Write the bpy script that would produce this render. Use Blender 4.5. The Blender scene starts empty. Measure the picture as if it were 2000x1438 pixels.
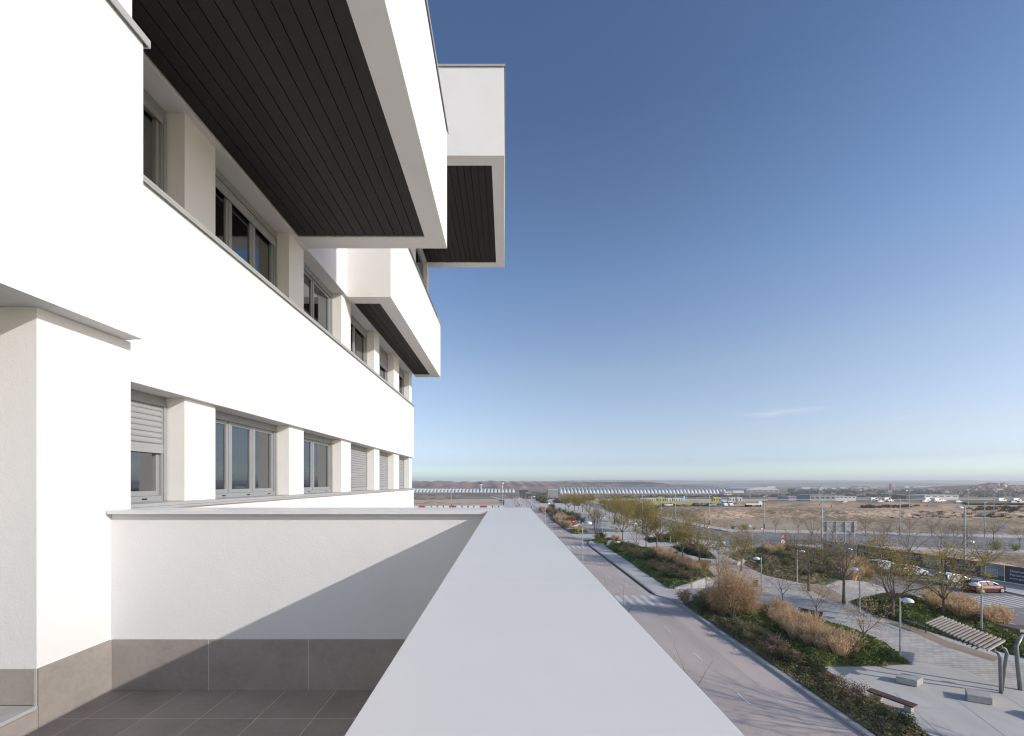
import bpy, math, random
from mathutils import Vector, Matrix
R = math.radians
sc = bpy.context.scene
col = sc.collection

# ---------------------------------------------------------------- camera
CZ = 13.0            # eye height above the street
F = 800.0            # focal length in pixels of the 2000 px wide photograph
PU, PV = 988.0, 943.0  # vanishing point of the street
cam_d = bpy.data.cameras.new('camera'); cam = bpy.data.objects.new('camera', cam_d); col.objects.link(cam)
cam.location = (0, 0, CZ); cam.rotation_euler = (R(90), 0, 0)
cam_d.sensor_width = 36; cam_d.lens = F / 2000 * 36
cam_d.shift_x = (1000 - PU) / 2000; cam_d.shift_y = (PV - 719) / 2000
cam_d.clip_start = 0.02; cam_d.clip_end = 40000
sc.camera = cam

# ---------------------------------------------------------------- light
SUN = Vector((1, -0.50, 0.476)).normalized()      # towards the sun
world = bpy.data.worlds.new("World"); sc.world = world; world.use_nodes = True
nt = world.node_tree; nt.nodes.clear()
wo = nt.nodes.new('ShaderNodeOutputWorld'); wb = nt.nodes.new('ShaderNodeBackground')
sky = nt.nodes.new('ShaderNodeTexSky'); sky.sky_type = 'NISHITA'; sky.sun_disc = False
sky.sun_elevation = math.asin(SUN.z); sky.sun_rotation = math.atan2(SUN.x, SUN.y)
sky.altitude = 600; sky.air_density = 1.0; sky.dust_density = 1.6; sky.ozone_density = 2.6
wb.inputs['Strength'].default_value = 0.15
# the winter air: a little less saturated, bluish rather than yellow at the skyline, one wisp of cloud
SKYK = 1.08
hs = nt.nodes.new('ShaderNodeHueSaturation'); hs.inputs['Saturation'].default_value = 1.0; hs.inputs['Value'].default_value = 1.12
nt.links.new(sky.outputs[0], hs.inputs['Color'])
tc_ = nt.nodes.new('ShaderNodeTexCoord'); sx = nt.nodes.new('ShaderNodeSeparateXYZ'); nt.links.new(tc_.outputs['Generated'], sx.inputs[0])
rp = nt.nodes.new('ShaderNodeValToRGB'); el_ = rp.color_ramp.elements
for q_, c_ in ((0.15,(0,0,0)),(0.25,(0,0,0)),(0.5,(0,0,0)),(0.75,(0,0,0))): el_.new(q_)
for k_, (q_, c_) in enumerate(((0.0137,(1.27,1.52,1.72)),(0.046,(0.92,0.95,1.19)),(0.0975,(1.05,0.92,0.94)),(0.248,(1.17,1.0,0.92)),(0.423,(0.94,0.94,0.96)),(0.664,(0.63,0.71,0.80)))):
    el_[k_].position = q_; el_[k_].color = (*[x_*SKYK for x_ in c_], 1)
nt.links.new(sx.outputs[2], rp.inputs[0])
mm = nt.nodes.new('ShaderNodeMix'); mm.data_type = 'RGBA'; mm.blend_type = 'MULTIPLY'; mm.inputs[0].default_value = 1
nt.links.new(hs.outputs[0], mm.inputs[6]); nt.links.new(rp.outputs[0], mm.inputs[7])
def cloud(prev, d, w, hgt_, amt):
    d = Vector(d).normalized(); sb = nt.nodes.new('ShaderNodeVectorMath'); sb.operation = 'SUBTRACT'; sb.inputs[1].default_value = d
    nt.links.new(tc_.outputs['Generated'], sb.inputs[0])
    sc_ = nt.nodes.new('ShaderNodeMapping'); sc_.inputs['Scale'].default_value = (1/w, 1/w, 1/hgt_); nt.links.new(sb.outputs[0], sc_.inputs['Vector'])
    ln = nt.nodes.new('ShaderNodeVectorMath'); ln.operation = 'LENGTH'; nt.links.new(sc_.outputs[0], ln.inputs[0])
    nz = nt.nodes.new('ShaderNodeTexNoise'); nz.inputs['Scale'].default_value = 2.2; nz.inputs['Detail'].default_value = 5; nt.links.new(sc_.outputs[0], nz.inputs['Vector'])
    r1 = nt.nodes.new('ShaderNodeMapRange'); r1.inputs[1].default_value = 1.0; r1.inputs[2].default_value = 0.0; nt.links.new(ln.outputs[1], r1.inputs[0])
    r2 = nt.nodes.new('ShaderNodeMapRange'); r2.inputs[1].default_value = 0.35; r2.inputs[2].default_value = 0.7; r2.inputs[4].default_value = amt; nt.links.new(nz.outputs[0], r2.inputs[0])
    mu = nt.nodes.new('ShaderNodeMath'); mu.operation = 'MULTIPLY'; nt.links.new(r1.outputs[0], mu.inputs[0]); nt.links.new(r2.outputs[0], mu.inputs[1])
    mx = nt.nodes.new('ShaderNodeMix'); mx.data_type = 'RGBA'; nt.links.new(mu.outputs[0], mx.inputs[0]); nt.links.new(prev, mx.inputs[6]); mx.inputs[7].default_value = (6.0,6.0,6.1,1); return mx.outputs[2]
cl = cloud(mm.outputs[2], (535, 800, 138), 0.095, 0.010, 0.42)
cl = cloud(cl, (775, 800, 128), 0.03, 0.006, 0.25)
nt.links.new(cl, wb.inputs['Color']); nt.links.new(wb.outputs[0], wo.inputs['Surface'])
sd = bpy.data.lights.new('sun', 'SUN'); so = bpy.data.objects.new('sun', sd); col.objects.link(so)
sd.energy = 4.0; sd.angle = R(0.5); sd.color = (1.0, 0.94, 0.865)
so.rotation_euler = SUN.to_track_quat('Z', 'Y').to_euler()
sc.view_settings.view_transform = 'Standard'; sc.view_settings.look = 'None'
sc.view_settings.exposure = 0.05; sc.view_settings.gamma = 1.0
sc.render.engine = 'CYCLES'
cy = sc.cycles
cy.max_bounces = 9; cy.diffuse_bounces = 8; cy.glossy_bounces = 3; cy.transmission_bounces = 4
cy.transparent_max_bounces = 10; cy.volume_bounces = 0
cy.use_denoising = True; cy.filter_width = 1.15

# ---------------------------------------------------------------- helpers
rng = random.Random(7)

def nodes_of(m):
    m.use_nodes = True
    t = m.node_tree; t.nodes.clear()
    o = t.nodes.new('ShaderNodeOutputMaterial'); p = t.nodes.new('ShaderNodeBsdfPrincipled')
    t.links.new(p.outputs[0], o.inputs['Surface'])
    return t, p, o

def ramp(t, fac, stops):
    r = t.nodes.new('ShaderNodeValToRGB')
    e = r.color_ramp.elements
    while len(e) < len(stops): e.new(0.5)
    for k, (q, c) in enumerate(stops):
        e[k].position = q; e[k].color = (c[0], c[1], c[2], 1)
    t.links.new(fac, r.inputs[0])
    return r.outputs[0]

def noise(t, scale, detail=4, rough=0.6, coord='Object', sc3=None):
    tc = t.nodes.new('ShaderNodeTexCoord'); n = t.nodes.new('ShaderNodeTexNoise')
    if coord == 'World':
        g = t.nodes.new('ShaderNodeNewGeometry'); src = g.outputs['Position']
    else: src = tc.outputs[coord]
    if sc3:
        mp = t.nodes.new('ShaderNodeMapping'); mp.inputs['Scale'].default_value = sc3
        t.links.new(src, mp.inputs['Vector']); src = mp.outputs[0]
    t.links.new(src, n.inputs['Vector'])
    n.inputs['Scale'].default_value = scale; n.inputs['Detail'].default_value = detail
    n.inputs['Roughness'].default_value = rough
    return n.outputs['Fac']

def bump(t, p, h, strength, dist):
    b = t.nodes.new('ShaderNodeBump'); b.inputs['Strength'].default_value = strength
    b.inputs['Distance'].default_value = dist
    t.links.new(h, b.inputs['Height']); t.links.new(b.outputs[0], p.inputs['Normal'])

def mat(name, c, rough=0.6, metal=0.0, var=0.12, vs=3.0, bs=None, bd=0.01, bstr=0.4, spec=0.5, coord='Object'):
    """base colour with a soft procedural variation and an optional bump"""
    m = bpy.data.materials.new(name); t, p, o = nodes_of(m)
    n = noise(t, vs, 6, 0.65, coord)
    lo = [max(0, x * (1 - var)) for x in c]; hi = [min(1, x * (1 + var)) for x in c]
    t.links.new(ramp(t, n, [(0.3, lo), (0.7, hi)]), p.inputs['Base Color'])
    p.inputs['Roughness'].default_value = rough; p.inputs['Metallic'].default_value = metal
    p.inputs['Specular IOR Level'].default_value = spec
    if bs: bump(t, p, noise(t, bs, 5, 0.7, coord), bstr, bd)
    return m

def leafmat(name, cols, transl=0.3, rough=0.7):
    """foliage: every leaf island takes its own tone"""
    m = bpy.data.materials.new(name); t, p, o = nodes_of(m)
    g = t.nodes.new('ShaderNodeNewGeometry')
    k = len(cols)
    n = noise(t, 0.9, 2, 0.5)
    mx = t.nodes.new('ShaderNodeMath'); mx.operation = 'MULTIPLY_ADD'
    mx.inputs[1].default_value = 0.65
    t.links.new(g.outputs['Random Per Island'], mx.inputs[0])
    m2 = t.nodes.new('ShaderNodeMath'); m2.operation = 'MULTIPLY_ADD'; m2.inputs[1].default_value = 0.9; m2.inputs[2].default_value = -0.27
    t.links.new(n, m2.inputs[0]); t.links.new(m2.outputs[0], mx.inputs[2])
    c = ramp(t, mx.outputs[0], [(i / max(1, k - 1), cc) for i, cc in enumerate(cols)])
    t.links.new(c, p.inputs['Base Color']); p.inputs['Roughness'].default_value = rough
    p.inputs['Specular IOR Level'].default_value = 0.25
    tr = t.nodes.new('ShaderNodeBsdfTranslucent'); t.links.new(c, tr.inputs['Color'])
    mix = t.nodes.new('ShaderNodeMixShader'); mix.inputs[0].default_value = transl
    t.links.new(p.outputs[0], mix.inputs[1]); t.links.new(tr.outputs[0], mix.inputs[2])
    t.links.new(mix.outputs[0], o.inputs['Surface'])
    return m

class MB:
    """collects faces and links them as ONE mesh object"""
    def __init__(s): s.v = []; s.f = []; s.mi = []; s.cm = 0
    def face(s, pts):
        b = len(s.v); s.v += [tuple(p) for p in pts]; s.f.append(tuple(range(b, b + len(pts)))); s.mi.append(s.cm)
    def box(s, x0, x1, y0, y1, z0, z1):
        b = len(s.v)
        s.v += [(x0,y0,z0),(x1,y0,z0),(x1,y1,z0),(x0,y1,z0),(x0,y0,z1),(x1,y0,z1),(x1,y1,z1),(x0,y1,z1)]
        for q in ((3,2,1,0),(4,5,6,7),(0,1,5,4),(1,2,6,5),(2,3,7,6),(3,0,4,7)):
            s.f.append(tuple(b + i for i in q)); s.mi.append(s.cm)
        return s
    def obox(s, o, a, b_, c):
        """box from a corner and three edge vectors"""
        o, a, b_, c = map(Vector, (o, a, b_, c)); b = len(s.v)
        s.v += [tuple(p) for p in (o, o+a, o+a+b_, o+b_, o+c, o+a+c, o+a+b_+c, o+b_+c)]
        for q in ((3,2,1,0),(4,5,6,7),(0,1,5,4),(1,2,6,5),(2,3,7,6),(3,0,4,7)):
            s.f.append(tuple(b + i for i in q)); s.mi.append(s.cm)
        return s
    def prism(s, poly, z0, z1):
        """extruded polygon (counter-clockwise seen from above)"""
        ar = sum(poly[i][0]*poly[(i+1)%len(poly)][1]-poly[(i+1)%len(poly)][0]*poly[i][1] for i in range(len(poly)))
        if ar < 0: poly = poly[::-1]
        n = len(poly); b = len(s.v)
        s.v += [(p[0], p[1], z0) for p in poly] + [(p[0], p[1], z1) for p in poly]
        s.f.append(tuple(b + n + i for i in range(n))); s.mi.append(s.cm)
        s.f.append(tuple(b + i for i in reversed(range(n)))); s.mi.append(s.cm)
        for i in range(n):
            j = (i + 1) % n
            s.f.append((b+i, b+j, b+n+j, b+n+i)); s.mi.append(s.cm)
        return s
    def sheet(s, poly, z):
        ar = sum(poly[i][0]*poly[(i+1)%len(poly)][1]-poly[(i+1)%len(poly)][0]*poly[i][1] for i in range(len(poly)))
        if ar < 0: poly = poly[::-1]
        s.face([(p[0], p[1], z) for p in poly]); return s
    def ring(s, c, ax, r, n):
        ax = Vector(ax).normalized(); u = ax.orthogonal().normalized(); w = ax.cross(u); b = len(s.v)
        for i in range(n):
            a = 2*math.pi*i/n
            s.v.append(tuple(Vector(c) + (u*math.cos(a) + w*math.sin(a))*r))
        return b
    def tube(s, pts, rs, n=6, cap=True):
        pts = [Vector(p) for p in pts]
        if not hasattr(rs, '__len__'): rs = [rs]*len(pts)
        # parallel transported frames
        t0 = (pts[1]-pts[0]).normalized(); u = t0.orthogonal().normalized(); prev = None
        for k, p in enumerate(pts):
            if k == 0: t = t0
            elif k == len(pts)-1: t = (pts[k]-pts[k-1]).normalized()
            else: t = (pts[k+1]-pts[k-1]).normalized()
            u = (u - t*u.dot(t))
            if u.length < 1e-6: u = t.orthogonal()
            u.normalize(); w = t.cross(u); b = len(s.v)
            for i in range(n):
                a = 2*math.pi*i/n
                s.v.append(tuple(p + (u*math.cos(a)+w*math.sin(a))*rs[k]))
            if prev is not None:
                for i in range(n):
                    j = (i+1) % n
                    s.f.append((prev+i, prev+j, b+j, b+i)); s.mi.append(s.cm)
            elif cap: s.f.append(tuple(b+i for i in reversed(range(n)))); s.mi.append(s.cm)
            prev = b
        if cap: s.f.append(tuple(prev+i for i in range(n))); s.mi.append(s.cm)
        return s
    def lathe(s, prof, c=(0,0,0), n=16):
        prev = None
        for (r, z) in prof:
            b = len(s.v)
            for i in range(n):
                a = 2*math.pi*i/n
                s.v.append((c[0]+r*math.cos(a), c[1]+r*math.sin(a), c[2]+z))
            if prev is not None:
                for i in range(n):
                    j = (i+1) % n
                    s.f.append((prev+i, prev+j, b+j, b+i)); s.mi.append(s.cm)
            prev = b
        return s
    def loft(s, secs, cap=True):
        prev = None; n = len(secs[0])
        for sec in secs:
            b = len(s.v); s.v += [tuple(p) for p in sec]
            if prev is not None:
                for i in range(n):
                    j = (i+1) % n
                    s.f.append((prev+i, prev+j, b+j, b+i)); s.mi.append(s.cm)
            elif cap: s.f.append(tuple(b+i for i in reversed(range(n)))); s.mi.append(s.cm)
            prev = b
        if cap: s.f.append(tuple(prev+i for i in range(n))); s.mi.append(s.cm)
        return s
    def xform(s, M):
        s.v = [tuple(M @ Vector(p)) for p in s.v]; return s
    def mesh(s, name, mats, smooth=False, off=(0,0,0)):
        me = bpy.data.meshes.new(name)
        if off != (0,0,0): vv = [(a-off[0], b-off[1], c-off[2]) for a, b, c in s.v]
        else: vv = s.v
        me.from_pydata(vv, [], s.f); 
        if not isinstance(mats, (list, tuple)): mats = [mats]
        for m in mats: me.materials.append(m)
        if len(mats) > 1: me.polygons.foreach_set('material_index', s.mi)
        if smooth: me.polygons.foreach_set('use_smooth', [True]*len(me.polygons))
        me.update(); return me

def obj(name, mb, m, parent=None, loc=None, smooth=False, bevel=0, world=False, label=None):
    """link the collected faces as one object; world=True: coordinates are world ones"""
    off = (0,0,0)
    if world and parent is not None:
        q = parent; L = Vector((0,0,0))
        while q is not None: L += q.location; q = q.parent
        off = tuple(L)
    elif world and loc is not None: off = tuple(loc)
    o = bpy.data.objects.new(name, mb.mesh(name, m, smooth, off)); col.objects.link(o)
    if parent is not None: o.parent = parent
    if loc is not None and parent is None: o.location = loc
    if bevel:
        b = o.modifiers.new('bevel', 'BEVEL'); b.width = bevel; b.segments = 2; b.limit_method = 'ANGLE'
    if label: o['label'] = label
    return o

def tag(o, label=None, cat=None, group=None, kind=None):
    if label: o['label'] = label
    if cat: o['category'] = cat
    if group: o['group'] = group
    if kind: o['kind'] = kind
    return o

def thing(name, label, cat, loc=(0,0,0), rz=0, group=None):
    o = bpy.data.objects.new(name, None); col.objects.link(o)
    o.empty_display_size = 0.3
    o.location = loc; o.rotation_euler = (0,0,rz)
    return tag(o, label, cat, group)

def struct(name, mb, m, smooth=False, bevel=0):
    return tag(obj(name, mb, m, smooth=smooth, bevel=bevel), kind='structure')

kids = {}
def children_of(o): return [c for c in bpy.data.objects if c.parent is o]
def dup(root, loc, rz=0, s=1, label=None, group=None):
    if root.name not in kids:
        kids[root.name] = [(c, children_of(c)) for c in children_of(root)]
    r = root.copy(); col.objects.link(r); r.location = loc; r.rotation_euler = (0,0,rz)
    r.scale = (s,s,s) if not hasattr(s, '__len__') else s
    for ch, gs in kids[root.name]:
        c = ch.copy(); col.objects.link(c); c.parent = r
        for g in gs:
            d = g.copy(); col.objects.link(d); d.parent = c
    if label: r['label'] = label
    if group: r['group'] = group
    elif 'group' in r: del r['group']
    return r
class Proto:
    """the first call places the thing itself, later calls place copies of it"""
    def __init__(s, root): s.root = root; s.used = False
    def put(s, loc, rz=0, sc_=1, label=None, group=None):
        if not s.used:
            s.used = True; r = s.root; r.location = loc; r.rotation_euler = (0,0,rz)
            r.scale = (sc_,sc_,sc_) if not hasattr(sc_, '__len__') else sc_
            if label: r['label'] = label
            if group: r['group'] = group
            elif 'group' in r: del r['group']
            return r
        return dup(s.root, loc, rz, sc_, label, group)

def sm(a, b, x):
    t = min(1, max(0, (x-a)/(b-a))); return t*t*(3-2*t)
def hgt(X, Y):
    """height of the open land"""
    z = -22*sm(175, 900, Y)
    z += 2.2*sm(150, 160, Y + 2.5*math.sin(X*0.11) + 1.2*math.sin(X*0.31))*(1-sm(240, 380, Y))*sm(62, 74, X)
    z += 0.9*sm(76, 66, Y)*sm(66, 72, X)*sm(46, 56, Y)
    return z
def G(u, v, z=0.0):
    """street-level point seen at a pixel of the photograph"""
    Y = (CZ - z)*F/(v - PV); return ((u-PU)*Y/F, Y)
def gm(u, v):
    """point of the open land seen at a pixel"""
    Y = max(30.0, (CZ-3.3)*F/(v-PV)*0.99)
    below = lambda Y: CZ - (v-PV)*Y/F <= hgt((u-PU)*Y/F, Y)
    while Y < 9000 and not below(Y): Y *= 1.02
    a = Y/1.02
    for _ in range(12):
        m_ = (a+Y)/2
        if below(m_): Y = m_
        else: a = m_
    X = (u-PU)*Y/F
    return (X, Y, hgt(X, Y))
def inpoly(p, poly):
    c = False; n = len(poly); j = n-1
    for i in range(n):
        xi, yi = poly[i]; xj, yj = poly[j]
        if (yi > p[1]) != (yj > p[1]) and p[0] < (xj-xi)*(p[1]-yi)/(yj-yi)+xi: c = not c
        j = i
    return c
def edge_dist(p, poly):
    best = 1e9; P = Vector(p)
    for i in range(len(poly)):
        a = Vector(poly[i]); b = Vector(poly[(i+1) % len(poly)]); d = b-a
        t = max(0, min(1, (P-a).dot(d)/max(1e-9, d.length_squared)))
        best = min(best, (P-a-d*t).length)
    return best
# ---------------------------------------------------------------- materials
def stucco_mat():
    m = bpy.data.materials.new('white_stucco'); t, p, o = nodes_of(m)
    n = noise(t, 1.3, 7, 0.62, 'World')
    t.links.new(ramp(t, n, [(0.25, (0.635,0.632,0.624)), (0.55, (0.67,0.667,0.66)), (0.8, (0.685,0.683,0.677))]), p.inputs['Base Color'])
    p.inputs['Roughness'].default_value = 0.9; p.inputs['Specular IOR Level'].default_value = 0.2
    a = noise(t, 95, 4, 0.7, 'World'); b = noise(t, 14, 3, 0.5, 'World')
    ad = t.nodes.new('ShaderNodeMath'); ad.operation = 'MULTIPLY_ADD'; ad.inputs[1].default_value = 0.8
    t.links.new(b, ad.inputs[0]); t.links.new(a, ad.inputs[2])
    bump(t, p, ad.outputs[0], 0.22, 0.006)
    return m
M = {}
M['stucco'] = stucco_mat()
M['coping'] = mat('painted_coping_metal', (0.57,0.572,0.57), 0.42, 0.0, 0.03, 2.0, 30, 0.001, 0.15)
M['trim'] = mat('grey_trim_metal', (0.36,0.37,0.375), 0.45, 0.1, 0.05, 3)
M['frame'] = mat('grey_aluminium', (0.26,0.27,0.28), 0.4, 0.1, 0.04, 4)
M['shutter'] = mat('shutter_slats', (0.30,0.305,0.315), 0.45, 0.1, 0.03, 4)
def board_mat():
    m = bpy.data.materials.new('dark_soffit_boards'); t, p, o = nodes_of(m); g = t.nodes.new('ShaderNodeNewGeometry')
    n = noise(t, 1.6, 5, 0.6, 'World', (1,0.2,1)); ad = t.nodes.new('ShaderNodeMath'); ad.operation = 'MULTIPLY_ADD'; ad.inputs[1].default_value = 0.5
    t.links.new(g.outputs['Random Per Island'], ad.inputs[0]); t.links.new(n, ad.inputs[2])
    t.links.new(ramp(t, ad.outputs[0], [(0.3,(0.0145,0.0128,0.0118)),(1.0,(0.026,0.0228,0.0208))]), p.inputs['Base Color'])
    p.inputs['Roughness'].default_value = 0.6; p.inputs['Specular IOR Level'].default_value = 0.22
    return m
M['soffit'] = board_mat()
M['gap'] = mat('black_joint', (0.006,0.006,0.006), 0.9)
M['black'] = mat('black_plastic', (0.015,0.015,0.016), 0.5)
def tile_mat(name, c):
    m = bpy.data.materials.new(name); t, p, o = nodes_of(m)
    g = t.nodes.new('ShaderNodeNewGeometry')
    n = noise(t, 5, 9, 0.72, 'World'); n2 = noise(t, 45, 6, 0.7, 'World')
    mx = t.nodes.new('ShaderNodeMix'); mx.data_type = 'FLOAT'; mx.inputs[0].default_value = 0.35
    t.links.new(n, mx.inputs[2]); t.links.new(n2, mx.inputs[3])
    ad = t.nodes.new('ShaderNodeMath'); ad.operation = 'MULTIPLY_ADD'; ad.inputs[1].default_value = 0.12; 
    t.links.new(g.outputs['Random Per Island'], ad.inputs[0]); t.links.new(mx.outputs[0], ad.inputs[2])
    t.links.new(ramp(t, ad.outputs[0], [(0.36, [x*0.76 for x in c]), (0.55, c), (0.78, [x*1.25 for x in c])]), p.inputs['Base Color'])
    t.links.new(ramp(t, n2, [(0.3, (0.5,)*3), (0.7, (0.68,)*3)]), p.inputs['Roughness'])
    bump(t, p, n2, 0.15, 0.002)
    return m
M['tile'] = tile_mat('porcelain_tile', (0.25,0.218,0.194))
M['skirt'] = tile_mat('skirting_tile', (0.285,0.258,0.236))
M['grout'] = mat('grout', (0.60,0.56,0.52), 0.9)
M['threshold'] = mat('threshold_stone', (0.36,0.355,0.34), 0.5, 0, 0.1, 8)
M['interior'] = mat('interior_plaster', (0.78,0.745,0.68), 0.9)
M['roomfloor'] = mat('interior_floor', (0.22,0.18,0.14), 0.6)
def glass_mat():
    m = bpy.data.materials.new('window_glass'); m.use_nodes = True; t = m.node_tree; t.nodes.clear()
    o = t.nodes.new('ShaderNodeOutputMaterial'); mx = t.nodes.new('ShaderNodeMixShader')
    tr = t.nodes.new('ShaderNodeBsdfTransparent'); gl = t.nodes.new('ShaderNodeBsdfGlossy'); fr = t.nodes.new('ShaderNodeFresnel')
    tr.inputs[0].default_value = (0.80,0.85,0.84,1); gl.inputs['Roughness'].default_value = 0.0
    gl.inputs[0].default_value = (0.95,0.98,1,1); fr.inputs[0].default_value = 3.0
    t.links.new(fr.outputs[0], mx.inputs[0]); t.links.new(tr.outputs[0], mx.inputs[1]); t.links.new(gl.outputs[0], mx.inputs[2])
    t.links.new(mx.outputs[0], o.inputs['Surface']); return m
M['glass'] = glass_mat()

# ================================================================ the apartment building
XF = -3.30; YE = 14.67                     # facade plane, far end
def Z(z): return CZ + z
bld = thing('apartment_building', 'white stucco apartment block with boxy balconies and strip windows', 'building', (XF, 8, 0))
def bpart(name, mb, m, parent=None, bevel=0, **k): return obj(name, mb, m, parent or bld, world=True, bevel=bevel, **k)

LZ0, LZ1, UZ0, UZ1 = -0.19, 0.89, 2.78, 3.88
pillars = [(4.30,4.755),(6.37,6.83),(8.40,8.90),(10.49,10.92),(12.32,12.93),(14.30,YE)]
b = MB()
b.box(-9, XF, 2.58, YE, -0.5, Z(LZ0)-0.03)               # wall below the lower windows
b.box(-9.0, XF-0.5, 2.70, YE-0.01, Z(LZ0)-0.025, Z(LZ0)-0.02)
bpart('wall', b, M['stucco'], bevel=0.004)
b = MB(); b.box(-4.0, XF, 2.58, YE, Z(LZ1), Z(UZ0)-0.03); bpart('wall', b, M['stucco'], bevel=0.004)
b = MB(); b.box(-9, XF, 2.58, YE, Z(UZ1), Z(5.6)); bpart('wall', b, M['stucco'], bevel=0.004)
for (za, zb) in ((LZ0, LZ1), (UZ0, UZ1)):
    for (a, c) in pillars:
        q = MB(); q.box(-4.0, XF-0.07, a, c - (0.004 if c == YE else 0), Z(za), Z(zb)); bpart('pillar', q, M['stucco'], bevel=0.004)
    q = MB(); q.box(-3.66, XF+0.035, 2.6, YE+0.012, Z(za)-0.03, Z(za)); q.box(XF+0.023, XF+0.035, 2.6, YE+0.012, Z(za)-0.055, Z(za)-0.031)
    bpart('window_sill', q, M['trim'], bevel=0.003)
# the rooms behind the windows
q = MB()
for (za, zb) in ((LZ0, LZ1), (UZ0, UZ1)):
    q.box(-7.5, -7.4, 2.6, YE-0.02, Z(za)-0.9, Z(zb)+0.3)
    q.box(-7.4, -4.02, 2.6, YE-0.02, Z(zb)+0.25, Z(zb)+0.35)
    for (a, c) in [(2.6, 2.7)] + pillars:
        m_ = (a+c)/2
        q.box(-7.4, -4.03, m_-0.06, m_+0.06, Z(za)-0.9, Z(zb)+0.25)
    q.box(-4.1, -4.0, 2.6, YE-0.03, Z(za)-0.9, Z(za)-0.04)
bpart('interior_wall', q, M['interior'])
q = MB()
for za in (LZ0, UZ0): q.box(-7.4, -4.1, 2.6, YE-0.02, Z(za)-1.0, Z(za)-0.9)
bpart('interior_floor', q, M['roomfloor'])

M['lit_wall_sheet'] = mat('beige_lit_wall', (0.60,0.555,0.48), 0.95, 0, 0.08, 3)  # pale beige of the sunlit room walls, for the sheets added behind panes
def window(y0, y1, z0, z1, n, shut, lit_sheets=(), xp=-3.56, parent=None):
    """aluminium window with n sashes; shut = how far the roller shutter is down (0..1)"""
    z0 = Z(z0)+0.001; z1 = Z(z1); hb = 0.10
    y0 += 0.012; y1 -= 0.012
    f = MB()
    f.box(xp-0.10, xp, y0, y1, z1-hb, z1)                       # shutter box panel
    f.box(xp-0.09, xp-0.004, y0, y0+0.05, z0, z1-hb); f.box(xp-0.09, xp-0.004, y1-0.05, y1, z0, z1-hb)
    f.box(xp-0.09, xp-0.004, y0+0.05, y1-0.05, z0, z0+0.055)
    f.box(xp-0.004, xp+0.012, y0, y0+0.035, z0+0.002, z1-hb-0.002); f.box(xp-0.004, xp+0.012, y1-0.035, y1, z0+0.002, z1-hb-0.002)  # shutter rails
    w = (y1-y0-0.1)/n
    for i in range(1, n):
        yy = y0+0.05+w*i
        f.box(xp-0.085, xp-0.02, yy-0.022, yy+0.022, z0+0.056, z1-hb-0.001)
    for i in range(n):
        a = y0+0.05+w*i+(0.022 if i else 0.001); c = y0+0.05+w*(i+1)-(0.022 if i < n-1 else 0.001)
        xs0, xs1 = xp-0.075, xp-0.03
        f.box(xs0, xs1, a, a+0.034, z0+0.057, z1-hb-0.002); f.box(xs0, xs1, c-0.034, c, z0+0.057, z1-hb-0.002)
        f.box(xs0, xs1, a+0.034, c-0.034, z0+0.057, z0+0.105); f.box(xs0, xs1, a+0.034, c-0.034, z1-hb-0.045, z1-hb-0.002)
    fr = bpart('window', f, M['frame'], parent)
    for i in range(n):
        a = y0+0.05+w*i+0.06; c = y0+0.05+w*(i+1)-0.06
        g = MB(); g.box(xp-0.056, xp-0.050, a, c, z0+0.10, z1-hb-0.04); bpart('pane', g, M['glass'], fr)
    for i, (fa, fb) in lit_sheets:  # added pleated sheet close behind a sash, standing in for the sunlit inner wall
        a = y0+0.05+w*i; cu = MB(); N = 24; ya, yb = a+w*fa, a+w*fb; pr = [(ya+(yb-ya)*k/N, xp-0.16+0.014*math.sin(k*1.9+i)) for k in range(N+1)]
        for k in range(N): cu.face([(pr[k][1], pr[k][0], z0+0.03), (pr[k+1][1], pr[k+1][0], z0+0.03), (pr[k+1][1], pr[k+1][0], z1-0.12), (pr[k][1], pr[k][0], z1-0.12)])
        bpart('lit_wall_sheet', cu, M['lit_wall_sheet'], fr)
    for i in range(n):
        m_ = y0+0.05+w*(i+0.72); d = MB()
        d.box(xp-0.006, xp-0.001, m_-0.028, m_+0.028, z0+0.018, z0+0.034)
        bpart('drain_cap', d, M['black'], fr)
    if shut > 0:
        s = MB(); zb = z1-hb - shut*(z1-hb-z0-0.004); zz = z1-hb-0.001; pitch = 0.056
        xs = xp-0.001
        ya, yb = y0+0.036, y1-0.036
        while zz - pitch > zb + 0.06:
            prof = []
            for k in range(5):
                a = math.pi*k/4
                prof.append((xs-0.012+0.012*math.sin(a), zz-0.004-(pitch-0.006)*(1-math.cos(a))/2))
            for k in range(4):
                s.face([(prof[k][0], ya, prof[k][1]), (prof[k+1][0], ya, prof[k+1][1]), (prof[k+1][0], yb, prof[k+1][1]), (prof[k][0], yb, prof[k][1])])
            s.face([(xs-0.014, ya, zz), (xs-0.014, ya, zz-pitch), (xs-0.014, yb, zz-pitch), (xs-0.014, yb, zz)])
            zz -= pitch
        s.box(xs-0.012, xs+0.006, ya, yb, zb, zz-0.004)
        bpart('shutter', s, M['shutter'], fr)
    return fr
spans = [(2.75,4.30),(4.755,6.37),(6.83,8.40),(8.90,10.49),(10.92,12.32),(12.93,14.30)]
for i, (a, c) in enumerate(spans):
    window(a, c, LZ0, LZ1, (2,3,2,2,2,2)[i], (0.5,0,0,1,1,1)[i], (((1,(0.1,1.0)),),((2,(0.25,1.0)),),((1,(0.2,1.0)),),(),(),())[i])
    window(a, c, UZ0, UZ1, (2,3,2,2,2,2)[i], (0.06,0.14,0.0,0.10,0.45,0.2)[i], ((),(),((0,(0.0,0.6)),(1,(0.2,1.0))),((1,(0.3,1)),),(),())[i])

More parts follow.
